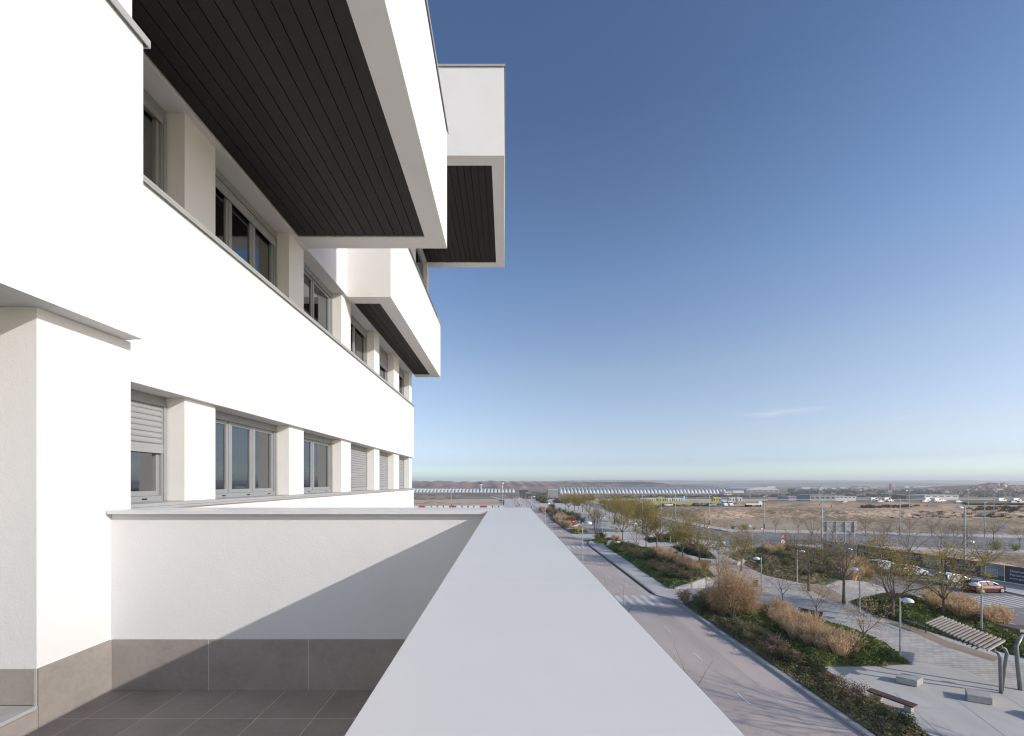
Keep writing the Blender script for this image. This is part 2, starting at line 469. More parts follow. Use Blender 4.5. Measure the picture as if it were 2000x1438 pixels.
def balcony(x0, x1, y0, y1, z0, z1, ring, sx0=None, near=True):
    """boxy balcony: white shell, dark boarded soffit, metal coping"""
    z0 = Z(z0); z1 = Z(z1); t = 0.06
    s = MB()
    s.box(x0, x1, y0, y1, z0+t, z1-0.012)
    sx = x0 if sx0 is None else sx0
    s.box(x1-ring, x1, y0, y1, z0, z0+t-0.001)
    ya = y0+ring if near else y0
    if near: s.box(x0, x1-ring-0.0005, y0, ya, z0, z0+t-0.001)
    s.box(x0, x1-ring-0.0005, y1-ring, y1, z0, z0+t-0.001)
    sh = bpart('balcony', s, M['stucco'])
    q = MB(); xa = x0+0.005; xb = x1-ring-0.006; n = max(3, round((xb-xa)/0.148)); w = (xb-xa)/n
    for i in range(n): q.box(xa+i*w+0.0055, xa+(i+1)*w-0.0055, ya+0.01, y1-ring-0.01, z0+0.018, z0+0.04)
    bpart('soffit_boards', q, M['soffit'], sh)
    q = MB(); q.box(xa, xb+0.004, ya+0.002, y1-ring-0.002, z0+0.042, z0+0.052); bpart('soffit_backing', q, M['gap'], sh)
    c = MB(); o = 0.025; w = 0.3
    c.box(x1-w, x1+o, y0-o, y1+o, z1-0.010, z1); c.box(x1+o-0.008, x1+o, y0-o, y1+o, z1-0.045, z1-0.0101)
    c.box(x0, x1-w-0.001, y0-o, y0+w, z1-0.010, z1); c.box(x0, x1+o-0.009, y0-o, y0-o+0.008, z1-0.045, z1-0.0101)
    bpart('coping', c, M['trim'], sh)
    return sh
balcony(XF+0.002, -0.98, 2.60, 6.82, 3.90, 5.87, 0.31, near=False)
balcony(XF+0.002, -2.40, 8.53, 15.02, 3.87, 5.82, 0.32)
# the floor above, further out
b = MB(); b.box(-9, -2.60, 8.7, 12.75, Z(5.83), Z(6.84)); b.box(-9, -2.46, 8.7, 13.06, Z(6.86), Z(9.4))
b.box(-4.2, -2.46, 12.76, 13.06, Z(5.83), Z(6.859)); b.box(-4.2, -2.46, 8.71, 11.2, Z(5.84), Z(6.859))
bpart('wall', b, M['stucco'])
b = MB(); b.box(-2.599, -2.56, 11.2, 12.7, Z(5.84), Z(6.80)); bpart('window', b, M['frame'])
b = MB()
b.box(-2.5595, -2.552, 11.3, 12.0, Z(5.9), Z(6.7)); b.box(-2.5595, -2.552, 12.08, 12.66, Z(5.9), Z(6.7))
bpart('pane', b, M['glass'])
balcony(-2.459, -0.035, 8.59, 13.05, 6.86, 8.76, 0.27)
b = MB(); b.box(-9, XF, 2.58, YE, Z(5.601), Z(9.0)); 
# ---- the near block with the terrace door
XB = -2.36; DK = -1.237
b = MB()
b.box(-3.29, XB, 2.06, 2.576, -0.4, Z(0.884))                 # pier beside the door
b.box(-3.6, XB-0.02, -4, 2.05, -0.4, Z(DK)-0.01)
b.box(-3.6, XB, 1.2, 2.586, Z(0.90), Z(7))                     # wall above, behind the balcony shell
b.box(-3.6, XB, -4, 1.199, Z(0.90), Z(7))
b.box(-3.6, XB, -4, 0.6, Z(DK), Z(0.884))
b.box(-3.6, -2.75, 0.601, 2.059, Z(0.7), Z(0.884))
bpart('wall', b, M['stucco'])
b = MB(); b.box(-3.59, -2.24, -4, 2.53, Z(0.885), Z(2.738)); sh = bpart('balcony', b, M['stucco'])
c = MB(); c.box(-2.54, -2.215, -4, 2.555, Z(2.741), Z(2.753)); c.box(-2.223, -2.215, -4, 2.555, Z(2.706), Z(2.7405)); c.box(-2.54, -2.2235, 2.547, 2.555, Z(2.706), Z(2.7405))
bpart('coping', c, M['trim'], sh)
b = MB(); b.box(-2.80, -2.76, 0.61, 2.055, Z(-1.10), Z(0.69)); dr = bpart('terrace_door', b, M['frame'])
b = MB(); b.box(-2.759, -2.752, 0.7, 1.97, Z(-1.0), Z(0.6)); bpart('pane', b, M['glass'], dr)
b = MB(); b.box(-2.75, XB+0.02, 0.61, 2.05, Z(-1.135), Z(-1.115)); bpart('threshold', b, M['threshold'], bevel=0.004)
b = MB(); b.box(-2.75, XB-0.012, 0.61, 2.055, Z(DK)-0.02, Z(-1.136))
b.box(XB-0.011, XB-0.001, 0.61, 2.045, Z(DK), Z(-1.137)); bpart('step_riser', b, M['skirt'])

# ---- terrace floor and parapet
YW = 2.45; ST = -0.935
b = MB(); b.box(-2.6, 0.12, -4, 2.66, Z(DK)-0.3, Z(DK)-0.0008)
tag(obj('terrace_slab', b, M['grout'], loc=(-1.2, 1, Z(DK)), world=True), kind='structure')
b = MB(); x = -2.209-0.3
while x < 0.0:
    y = 2.147+0.3
    while y > -2.0:
        x0, x1 = max(x, XB+0.001)+0.002, min(x+0.3, -0.081)-0.002; y0, y1 = y-0.3+0.002, min(y, YW-0.002)-0.002
        if x1 > x0: b.box(x0, x1, y0, y1, Z(DK)-0.0007, Z(DK)+rng.uniform(-0.0004, 0.0004))
        y -= 0.3
    x += 0.3
tag(obj('terrace_floor', b, M['tile'], loc=(-1.2, 1, Z(DK)), world=True), kind='structure')
par = thing('parapet_wall', 'low white terrace parapet with wide pale grey metal coping', 'parapet', (-0.1, 1.5, Z(DK)))
def ppart(n, mb, m, bevel=0, **k): return obj(n, mb, m, par, world=True, bevel=bevel, **k)
b = MB(); b.box(XB+0.001, 0.13, YW, 2.67, Z(DK)-0.35, Z(-0.185)); b.box(-0.08, 0.13, -4, YW-0.0005, Z(DK)-0.35, Z(-0.185))
ppart('wall', b, M['stucco'])
b = MB()
zt, zb = -0.164, -0.186
def cop(pts, x):
    b.prism(pts, Z(zb)+0.002, Z(zt))
# mitred sheet metal: the run across and the run along the street, split by fine joints
b.prism([(-2.35,2.41),(-0.106,2.41),(0.154,2.708),(-2.35,2.708)], Z(zb), Z(zt))
for (ya, yb) in ((0.6706, None), (-0.9, 0.67), (-3.6, -0.9006)):
    if yb is None: b.prism([(-0.105,ya),(0.155,ya),(0.155,2.7075),(-0.105,2.409)], Z(zb), Z(zt))
    else: b.prism([(-0.105,ya),(0.155,ya),(0.155,yb),(-0.105,yb)], Z(zb), Z(zt))
ppart('coping', b, M['coping'], bevel=0.0008)
b = MB()
for (xa, xb) in ((XB+0.012,-1.7715),(-1.7685,-1.1775),(-1.1745,-0.582),(-0.579,-0.09)): b.box(xa, xb, YW-0.011, YW-0.001, Z(DK), Z(ST))
for k in range(8): b.box(-0.091, -0.081, 2.43-0.6*(k+1)+0.003, 2.43-0.6*k, Z(DK), Z(ST))
ppart('skirting', b, M['skirt'], bevel=0.0012)
b = MB(); b.box(XB+0.0005, -0.09, YW-0.0103, YW-0.0005, Z(DK), Z(ST)-0.001); ppart('skirting_grout', b, M['grout'])
b = MB(); b.box(XB+0.0008, XB+0.011, 2.06, YW-0.013, Z(DK), Z(ST)); b.box(-2.74, XB+0.0006, 2.049, 2.059, Z(-1.114), Z(ST))
b.box(XB+0.0008, XB+0.011, 0.62, 2.057, Z(DK), Z(-1.14))
bpart('skirting', b, M['skirt'], bevel=0.0012)
# ================================================================ the land and the streets
def land_mat():
    m = bpy.data.materials.new('dry_land'); t, p, o = nodes_of(m)
    g = t.nodes.new('ShaderNodeNewGeometry'); sp = t.nodes.new('ShaderNodeSeparateXYZ'); t.links.new(g.outputs['Position'], sp.inputs[0])
    n1 = noise(t, 0.045, 8, 0.68, 'World'); n2 = noise(t, 0.9, 6, 0.7, 'World')
    sand = ramp(t, n1, [(0.30, (0.38,0.275,0.19)), (0.45, (0.58,0.44,0.315)), (0.62, (0.68,0.53,0.39)), (0.75, (0.47,0.35,0.245))])
    scr = ramp(t, n1, [(0.34, (0.12,0.105,0.065)), (0.45, (0.26,0.205,0.14)), (0.55, (0.42,0.33,0.235)), (0.66, (0.17,0.15,0.085))])
    n3 = noise(t, 0.004, 6, 0.7, 'World', (0.6,1.6,1))
    far = ramp(t, n3, [(0.35, (0.09,0.085,0.06)), (0.45, (0.29,0.24,0.18)), (0.52, (0.13,0.12,0.08)), (0.60, (0.33,0.27,0.2)), (0.7, (0.10,0.10,0.07))])
    def mixc(a, b, f):
        x = t.nodes.new('ShaderNodeMix'); x.data_type = 'RGBA'; t.links.new(f, x.inputs[0]); t.links.new(a, x.inputs[6]); t.links.new(b, x.inputs[7]); return x.outputs[2]
    def rng_(src, a, b):
        x = t.nodes.new('ShaderNodeMapRange'); x.inputs[1].default_value = a; x.inputs[2].default_value = b; t.links.new(src, x.inputs[0]); return x.outputs[0]
    wob = t.nodes.new('ShaderNodeMath'); wob.operation = 'MULTIPLY_ADD'; wob.inputs[1].default_value = 90; t.links.new(n1, wob.inputs[0]); t.links.new(sp.outputs[1], wob.inputs[2])
    n4 = noise(t, 0.55, 5, 0.75, 'World'); n5 = noise(t, 0.028, 3, 0.6, 'World')
    sp2 = t.nodes.new('ShaderNodeMath'); sp2.operation = 'MULTIPLY_ADD'; sp2.inputs[1].default_value = 0.55; t.links.new(n5, sp2.inputs[0]); t.links.new(n4, sp2.inputs[2])
    weeds = ramp(t, sp2.outputs[0], [(0.74,(0,0,0)),(0.86,(0.85,)*3)])
    dry = t.nodes.new('ShaderNodeRGB'); dry.outputs[0].default_value = (0.19,0.145,0.09,1)
    low = t.nodes.new('ShaderNodeRGB'); low.outputs[0].default_value = (0.40,0.315,0.22,1)
    lowf = rng_(wob.outputs[0] if False else sp.outputs[1], 152, 140); hf = t.nodes.new('ShaderNodeMath'); hf.operation = 'MULTIPLY'; hf.inputs[1].default_value = 0.65; t.links.new(lowf, hf.inputs[0])
    sand = mixc(sand, low.outputs[0], hf.outputs[0]); sand = mixc(sand, dry.outputs[0], weeds)
    c = mixc(sand, scr, rng_(wob.outputs[0], 225, 300)); c = mixc(c, far, rng_(wob.outputs[0], 480, 700))
    mul = t.nodes.new('ShaderNodeMix'); mul.data_type = 'RGBA'; mul.blend_type = 'MULTIPLY'; mul.inputs[0].default_value = 0.6
    t.links.new(c, mul.inputs[6]); t.links.new(ramp(t, n2, [(0.3, (0.62,0.6,0.57)), (0.7, (1,1,1))]), mul.inputs[7])
    t.links.new(mul.outputs[2], p.inputs['Base Color']); p.inputs['Roughness'].default_value = 0.95; p.inputs['Specular IOR Level'].default_value = 0.1
    bump(t, p, n2, 0.6, 0.35)
    return m
M['land'] = land_mat()
xs = [-12000,-7000,-4000,-2000,-1000,-600,-400,-250,-150,-100,-60,-30,0,30,50,58,62]
x = 62
while x < 420: x += 3.0; xs.append(x)
while x < 1500: x += 35; xs.append(x)
while x < 13000: x *= 1.25; xs.append(x)
ys = [-60,-20,10,30,44,48,52,56,60,64,68,72,76,80,90,105,120,135,145]
y = 145
while y < 172: y += 1.0; ys.append(y)
while y < 400: y += 8; ys.append(y)
while y < 1000: y += 40; ys.append(y)
while y < 11000: y *= 1.25; ys.append(y)
b = MB(); nr = random.Random(3)
def rough(X, Y):
    k = sm(62, 72, X)*sm(108, 124, Y)*(1-sm(240, 400, Y))
    k2 = 2.0*sm(66, 70, X)*sm(50, 54, Y)*sm(78, 72, Y)
    slope = sm(148, 154, Y)*sm(164, 158, Y)
    return (k*0.10+k2*0.14)*nr.uniform(-1, 1) + k*slope*0.35*math.sin(X*0.9+2*math.sin(X*0.23)+Y*0.5)
for Y in ys:
    for X in xs: b.v.append((X, Y, hgt(X, Y) - 0.06 + rough(X, Y)))
nx = len(xs)
for j in range(len(ys)-1):
    for i in range(nx-1):
        a = j*nx+i; b.f.append((a, a+1, a+nx+1, a+nx)); b.mi.append(0)
struct('ground', b, M['land'], smooth=True)

def asphalt_mat(name, c, var):
    m = bpy.data.materials.new(name); t, p, o = nodes_of(m)
    n1 = noise(t, 0.35, 7, 0.65, 'World', (1,0.25,1)); n2 = noise(t, 14, 4, 0.8, 'World')
    mx = t.nodes.new('ShaderNodeMix'); mx.data_type = 'FLOAT'; mx.inputs[0].default_value = 0.3; t.links.new(n1, mx.inputs[2]); t.links.new(n2, mx.inputs[3])
    t.links.new(ramp(t, mx.outputs[0], [(0.32, [k*(1-var) for k in c]), (0.5, c), (0.7, [k*(1+var) for k in c])]), p.inputs['Base Color'])
    p.inputs['Roughness'].default_value = 0.85; bump(t, p, n2, 0.3, 0.01); return m
M['asphalt'] = asphalt_mat('pinkish_asphalt', (0.45,0.385,0.345), 0.16)
M['asphalt2'] = asphalt_mat('grey_asphalt', (0.225,0.205,0.20), 0.2)
M['lane'] = asphalt_mat('parking_lane', (0.49,0.415,0.372), 0.12)
M['paint'] = mat('road_paint', (0.60,0.595,0.58), 0.7, 0, 0.15, 2.5, coord='Object')
M['concrete'] = asphalt_mat('plaza_concrete', (0.48,0.455,0.425), 0.17)
M['pave'] = asphalt_mat('pavement_slabs', (0.50,0.475,0.445), 0.14)
def brick_mat():
    m = bpy.data.materials.new('paver_bricks'); t, p, o = nodes_of(m)
    g = t.nodes.new('ShaderNodeNewGeometry'); br = t.nodes.new('ShaderNodeTexBrick'); t.links.new(g.outputs['Position'], br.inputs['Vector'])
    br.inputs['Scale'].default_value = 1.0; br.inputs['Brick Width'].default_value = 0.6; br.inputs['Row Height'].default_value = 0.3
    br.inputs['Mortar Size'].default_value = 0.02; br.inputs['Bias'].default_value = 0.0
    br.inputs['Color1'].default_value = (0.44,0.415,0.385,1); br.inputs['Color2'].default_value = (0.57,0.54,0.50,1); br.inputs['Mortar'].default_value = (0.27,0.26,0.25,1)
    n = noise(t, 0.5, 6, 0.7, 'World'); mul = t.nodes.new('ShaderNodeMix'); mul.data_type = 'RGBA'; mul.blend_type = 'MULTIPLY'; mul.inputs[0].default_value = 1
    t.links.new(br.outputs[0], mul.inputs[6]); t.links.new(ramp(t, n, [(0.3, (0.8,0.79,0.77)), (0.7, (1.05,1.04,1.03))]), mul.inputs[7])
    t.links.new(mul.outputs[2], p.inputs['Base Color']); p.inputs['Roughness'].default_value = 0.85
    return m
M['brick'] = brick_mat()
M['kerb'] = mat('kerb_stone', (0.34,0.335,0.325), 0.85, 0, 0.15, 1.5)
M['litter'] = asphalt_mat('leaf_litter', (0.31,0.245,0.175), 0.35)
M['gutter'] = asphalt_mat('gutter', (0.09,0.085,0.082), 0.3)
KH = 0.14                                     # kerb height
P = lambda *pts: [G(*q) for q in pts]
# roads
S = lambda name, poly, z, m: struct(name, MB().sheet(poly, z), m)
S('road', [(6,8),(18.5,8),(18.5,46),(17.3,48),(17.3,92),(17.0,108),(16,200),(15,330),(4,330),(6,100)], 0.0, M['asphalt'])
S('parking_lane', [(16.2,8),(18.3,8),(18.3,46),(17.1,48),(17.1,88),(16.2,88)], 0.005, M['lane'])
S('road', [(45,6),(59.5,6),(59.3,48),(58.8,60),(57,75),(56,86),(140,72),(150,92),(110,98),(85,104),(58,106),(57,120),(56,170),(54,330),(46,330),(47,170),(47,112),(47,100),(47.6,75),(47.2,60),(46.2,50)], 0.0, M['asphalt2'])
S('side_street', [(16.5,92),(47.3,98),(47.3,108),(16.5,106)], 0.003, M['pave'])
# pavements and park islands, with their kerbs
isl = [(18.45,6),(18.45,45.2),(17.25,47.2),(17.25,86),(18.5,90.5),(23,92.2),(44,95),(46.6,90),(47.5,75),(47.1,60),(46,49),(45.5,36),(44.8,6)]
struct('pavement', MB().prism(isl, -0.3, KH), M['pave'])
isl2 = [(17.2,108),(16.6,150),(15.6,240),(15,320),(45.8,320),(46.6,170),(46.8,110),(42,107),(22,105.5)]
struct('pavement', MB().prism(isl2, -0.3, KH), M['pave'])
struct('pavement', MB().prism([(59.5,6),(59.3,48),(58.8,60),(57,75),(56.1,84),(58,85.6),(66,84.6),(140,71.5),(140,68),(66,80.6),(60.6,82.5),(58.6,81),(60.3,72),(65.6,50),(66.6,44),(70,6)], -0.3, KH), M['pave'])
struct('pavement', MB().prism([(57.2,121),(59,108.5),(85,104.3),(110,98.3),(150,92.3),(152,97),(112,103),(86,110),(63,113),(61.4,121),(60.6,170),(59,330),(54.3,330),(56.2,170)], -0.3, KH), M['pave'])
struct('pavement', MB().prism([(-1,8),(6.1,8),(6.1,100),(4.1,330),(-1,330)], -0.3, KH), M['pave'])
struct('pavement', MB().prism([(7.9,8),(10.9,8),(10.9,330),(7.9,330)], -0.3, KH), M['pave'])
def strip(line, w, z0, z1, name, m, bev=0):
    q = MB()
    for (a, c) in zip(line[:-1], line[1:]):
        a2, c2 = Vector(a), Vector(c); d = (c2-a2).normalized(); nn = Vector((-d.y, d.x))*w
        q.prism([tuple(a2), tuple(c2), tuple(c2-nn), tuple(a2-nn)], z0, z1)
    return struct(name, q, m)
strip([(18.43,6),(18.43,45.2)], 0.32, 0.02, KH+0.035, 'kerb', M['kerb'])
strip([(17.23,47.4),(17.23,86)], 0.32, 0.02, KH+0.035, 'kerb', M['kerb'])
S('gutter', [(16.9,48),(17.22,48),(17.22,86),(16.9,86)], 0.009, M['gutter'])
S('gutter', [(16.35,108),(16.75,108),(16.2,150),(15.8,150)], 0.009, M['gutter'])
strip([(46.2,36),(46.3,49),(47.2,60)], -0.3, 0.02, KH+0.03, 'kerb', M['kerb'])
# surfaces of the promenade
S('brick_path', P((1462,1108),(1500,1129),(1560,1143),(1660,1137),(1718,1163),(1690,1172),(1660,1182),(1710,1206),(1764,1222),(1842,1250),(1930,1285),(2000,1300),(2100,1330),(2060,1370),(1960,1345),(1880,1312),(1800,1298),(1776,1298),(1725,1255),(1672,1232),(1570,1200),(1490,1182),(1440,1150),(1400,1120)), KH+0.005, M['brick'])
S('plaza', P((1600,1312),(1700,1308),(1780,1303),(1880,1316),(1960,1348),(2060,1375),(2300,1460),(2400,1560),(1950,1560),(1830,1438),(1745,1390),(1650,1340)), KH+0.009, M['concrete'])
S('leaf_litter', P((1660,1182),(1700,1176),(1780,1222),(1850,1256),(1960,1290),(1940,1296),(1850,1268),(1760,1228),(1700,1200)), KH+0.013, M['litter'])
S('leaf_litter', P((1560,1143),(1612,1146),(1655,1172),(1650,1186),(1610,1170)), KH+0.013, M['litter'])
S('leaf_litter', P((1330,1099),(1370,1097),(1440,1112),(1400,1108),(1350,1106)), KH+0.013, M['litter'])
S('leaf_litter', P((1120,1040),(1175,1036),(1180,1042),(1130,1044)), KH+0.013, M['litter'])
# markings
def mark(name, poly, z=0.010): return S(name, poly, z, M['paint'])
def stripes(name, x0, n, pitch, w, y0, y1, skew=0, z=0.012):
    q = MB()
    for i in range(n):
        x = x0+i*pitch; q.sheet([(x, y0), (x+w, y0), (x+w+skew, y1), (x+skew, y1)], z)
    return struct(name, q, M['paint'])
stripes('crosswalk_marking', 6.4, 11, 1.0, 0.5, 43.4, 47.2)
stripes('crosswalk_marking', 6.4, 10, 1.0, 0.5, 80.5, 84.6)
stripes('crosswalk_marking', 6.4, 9, 1.0, 0.5, 108, 112)
stripes('crosswalk_marking', 6.4, 9, 1.0, 0.5, 165, 169)
stripes('crosswalk_marking', 47.4, 12, 1.0, 0.5, 42.6, 47.0, -0.55)
q = MB()
y = 12.0
while y < 42: q.sheet([(14.25, y+0.4), (14.37, y+0.4), (14.37, y+1.95), (14.25, y+1.95)], 0.012); y += 5.8
y = 50
while y < 78: q.sheet([(14.25, y), (14.37, y), (14.37, y+1.6), (14.25, y+1.6)], 0.012); y += 5.8
y = 53
while y < 78: q.sheet([(11.9, y), (12.0, y), (12.0, y+1.6), (11.9, y+1.6)], 0.012); y += 5.8
y = 114
while y < 300: q.sheet([(12.4, y), (12.55, y), (12.55, y+2.4), (12.4, y+2.4)], 0.012); y += 7
struct('lane_marking', q, M['paint'])
q = MB(); y = 14
while y < 42: q.sheet([(51.4, y), (51.55, y), (51.55, y+2), (51.4, y+2)], 0.012); y += 5
while y < 82: q.sheet([(51.6, y+8), (51.75, y+8), (51.75, y+10), (51.6, y+10)], 0.012); y += 5
for k in range(9): q.sheet([(68+k*8, 95.4-k*1.0), (71+k*8, 95.0-k*1.0), (71+k*8, 95.15-k*1.0), (68+k*8, 95.55-k*1.0)], 0.012)
struct('lane_marking', q, M['paint'])
q = MB(); q.sheet([(15.2,51.2),(15.32,51.2),(15.32,54.4),(15.2,54.4)], 0.012); q.sheet([(15.32,51.2),(16.2,51.2),(16.2,51.35),(15.32,51.35)], 0.012); struct('parking_marking', q, M['paint'])
# manhole and paving joints of the plaza
M['joint'] = mat('paving_joint', (0.2,0.195,0.19), 0.9)
q = MB()
for k in range(5):
    a = Vector((22+k*3.2, 20.5)); q.sheet([tuple(a), tuple(a+Vector((0.03,0))), tuple(a+Vector((1.8,4.6))+Vector((0.03,0))), tuple(a+Vector((1.8,4.6)))], KH+0.013)
struct('paving_joint', q, M['joint'])

# ================================================================ planting
M['soil'] = asphalt_mat('bed_soil', (0.14,0.10,0.07), 0.35)
M['cover'] = leafmat('ground_cover_leaf', [(0.043,0.065,0.019),(0.109,0.145,0.039),(0.189,0.225,0.062),(0.304,0.297,0.111)], 0.2)
M['cover_dark'] = leafmat('dark_cover_leaf', [(0.066,0.072,0.044),(0.166,0.166,0.077),(0.282,0.204,0.122),(0.166,0.198,0.077),(0.497,0.348,0.184)], 0.2)
M['straw'] = leafmat('dry_grass_blade', [(0.312,0.217,0.121),(0.516,0.376,0.221),(0.672,0.502,0.315),(0.564,0.410,0.247)], 0.3)
M['plume'] = leafmat('grass_plume', [(0.460,0.319,0.189),(0.690,0.517,0.347),(0.575,0.407,0.252)], 0.4)
M['olive'] = leafmat('olive_leaf', [(0.065,0.068,0.020),(0.208,0.179,0.046),(0.325,0.267,0.066),(0.416,0.312,0.094),(0.286,0.176,0.057)], 0.35)
M['amber'] = leafmat('amber_leaf', [(0.132,0.108,0.044),(0.300,0.234,0.088),(0.396,0.300,0.110),(0.252,0.180,0.077)], 0.35)
M['pod'] = leafmat('dry_seed_pod', [(0.30,0.20,0.11),(0.50,0.37,0.24),(0.40,0.27,0.15)], 0.3)
M['russet'] = leafmat('russet_twig', [(0.228,0.149,0.080),(0.432,0.286,0.155),(0.600,0.418,0.240),(0.480,0.319,0.180)], 0.35)
M['purple'] = leafmat('purple_twig', [(0.096,0.064,0.056),(0.208,0.136,0.112),(0.304,0.208,0.160)], 0.2)
M['evergreen'] = leafmat('evergreen_leaf', [(0.025,0.042,0.021),(0.062,0.087,0.038),(0.114,0.146,0.062)], 0.15)
M['lime'] = leafmat('lime_leaf', [(0.084,0.120,0.024),(0.192,0.240,0.042),(0.288,0.324,0.072)], 0.35)
M['bark'] = mat('grey_brown_bark', (0.16,0.125,0.10), 0.9, 0, 0.35, 6, 20, 0.02, 0.6)
M['barkpale'] = mat('pale_bark', (0.25,0.205,0.165), 0.9, 0, 0.3, 6)

def leaf(b, r, p, s, up=0.0, asp=0.6):
    """one pointed leaf-like quad"""
    d = Vector((r.gauss(0,1), r.gauss(0,1), r.gauss(0,1)*(1-up)+up*0.6)).normalized()
    w = d.orthogonal().normalized(); w.rotate(Matrix.Rotation(r.uniform(0, 6.28), 3, d)); p = Vector(p); s *= r.uniform(0.6, 1.3)
    b.face([p-d*s*0.5, p+w*s*asp*0.5, p+d*s*0.5, p-w*s*asp*0.5])

def branchy(seed, h, th, spread, nl, nsub=4, ntw=3, r0=None, up=0.5, lean=0.0):
    r = random.Random(seed); b = MB(); tw = MB(); tips = []
    r0 = r0 or h*0.016+0.03
    top = Vector((r.uniform(-1,1)*lean, r.uniform(-1,1)*lean, th)); pts = [Vector((0,0,-0.05))]
    for k in range(1, 6):
        f = k/5; pts.append(Vector((top.x*f+r.uniform(-.03,.03)*h*0.1, top.y*f+r.uniform(-.03,.03)*h*0.1, th*f)))
    b.tube(pts, [r0*1.35, r0*1.02, r0*0.95, r0*0.88, r0*0.82, r0*0.75], 8)
    base = pts[-1]
    def limb(p, d, L, n, rad, upb, sink, sides):
        q = [p]; dd = d.copy()
        for k in range(n):
            dd = (dd + Vector((r.gauss(0,.16), r.gauss(0,.16), r.gauss(0,.1)+upb))).normalized()
            q.append(q[-1]+dd*L/n)
        sink.tube(q, [rad*(1-0.78*k/n) for k in range(n+1)], sides, cap=False); return q
    for i in range(nl):
        a = 6.283*i/nl + r.uniform(-.4,.4); pit = r.uniform(0.7, 1.2)
        if i == 0: pit = 1.25
        z0 = base - Vector((0,0,th*0.22*r.random()))
        d = Vector((math.cos(a)*math.cos(pit), math.sin(a)*math.cos(pit), math.sin(pit)))
        L = ((h-th)*math.sin(pit) + spread*math.cos(pit))*r.uniform(0.8, 1.1)
        q = limb(z0, d, L, 6, r0*0.5, 0.08*up, b, 6)
        for j in range(nsub):
            k = 2 + int((j+r.random())*4.4/nsub); k = min(6, k)
            dd = (q[k]-q[k-1]).normalized(); side = dd.orthogonal().normalized(); side.rotate(Matrix.Rotation(r.uniform(0,6.28), 3, dd))
            d2 = (dd*0.7 + side*0.9 + Vector((0,0,0.2*up))).normalized()
            q2 = limb(q[k], d2, L*r.uniform(0.3,0.5), 4, r0*0.17, 0.06*up, tw, 4)
            for m_ in range(ntw):
                k2 = min(4, 1+int(r.random()*4)); dd = (q2[k2]-q2[k2-1]).normalized(); side = dd.orthogonal().normalized(); side.rotate(Matrix.Rotation(r.uniform(0,6.28), 3, dd))
                q3 = limb(q2[k2], (dd*0.8+side*0.7).normalized(), L*r.uniform(0.14,0.28), 3, r0*0.07, 0.04*up, tw, 3)
                tips += q3[1:]
            tips += q2[2:]
        tips += q[4:]
    return b, tw, tips

def make_tree(name, label, cat, seed, h, th, spread, nl, leaves=0, ls=0.12, lm='olive', rad=0.28, nsub=4, ntw=3, bark='bark', clump=1.0, up=0.5, r0=None):
    t = thing(name, label, cat)
    b, tw, tips = branchy(seed, h, th, spread, nl, nsub, ntw, up=up, r0=r0)
    obj('trunk', b, M[bark], t, smooth=True)
    if tw.f: obj('twigs', tw, M[bark], t)
    if leaves:
        r = random.Random(seed+50); c = MB()
        for p in tips:
            if r.random() > clump: continue
            for k in range(leaves):
                leaf(c, r, (p.x+r.gauss(0,rad*.5), p.y+r.gauss(0,rad*.5), p.z+r.gauss(0,rad*.4)), ls)
        obj('crown', c, M[lm], t)
    return Proto(t)

def cover_field(name, poly, n, size, m, hmax=0.35, z0=KH, kind='stuff', seed=1, under='soil', label=None):
    """low planting: soil sheet with a soft mound, leaves scattered over it"""
    r = random.Random(seed); xs_ = [p[0] for p in poly]; ys_ = [p[1] for p in poly]
    ph = [r.uniform(0, 6) for _ in range(4)]
    def hh(x, y, d): return hmax*min(1, d/1.1)*(0.65+0.35*math.sin(x*0.9+ph[0])*math.sin(y*0.7+ph[1])+0.15*math.sin(x*2.3+ph[2]+y*1.9)) + 0.11*min(1,d)*math.sin(x*4.1+ph[0]+1.3*math.sin(y*1.7))*math.sin(y*3.7+ph[1]+1.1*math.sin(x*2.1))
    struct('planting_bed', MB().sheet(poly, z0+0.017), M[under])
    g = MB(); c = 0.28; x = min(xs_)
    cache = {}
    def gz(i, j):
        if (i,j) not in cache:
            px, py = min(xs_)+i*c, min(ys_)+j*c
            d = edge_dist((px,py), poly) if inpoly((px,py), poly) else 0
            cache[(i,j)] = z0+0.01+max(0, hh(px, py, d)-0.03)*(1 if d > 0.05 else 0)
        return cache[(i,j)]
    for i in range(int((max(xs_)-min(xs_))/c)+1):
        for j in range(int((max(ys_)-min(ys_))/c)+1):
            q = [(i,j),(i+1,j),(i+1,j+1),(i,j+1)]
            zz = [gz(*k) for k in q]
            if max(zz) > z0+0.012: g.face([(min(xs_)+k[0]*c, min(ys_)+k[1]*c, z) for k, z in zip(q, zz)])
    k = 0; tries = 0
    while k < n and tries < n*8:
        tries += 1
        x = r.uniform(min(xs_), max(xs_)); y = r.uniform(min(ys_), max(ys_))
        if not inpoly((x,y), poly): continue
        d = edge_dist((x,y), poly)
        if d < 0.12*r.random(): continue
        z = z0+0.03+max(0, hh(x,y,d))+r.uniform(0,0.11)
        if math.sin(x*1.7+ph[3])*math.sin(y*1.3+ph[2]) > 0.55 and r.random() < 0.6: continue
        leaf(g, r, (x,y,z), size*(1 if y < 50 else 1.5), 0.3, 0.75); k += 1
    o = obj(name, g, M[m]); tag(o, label, 'ground cover', kind=kind)
    return hh

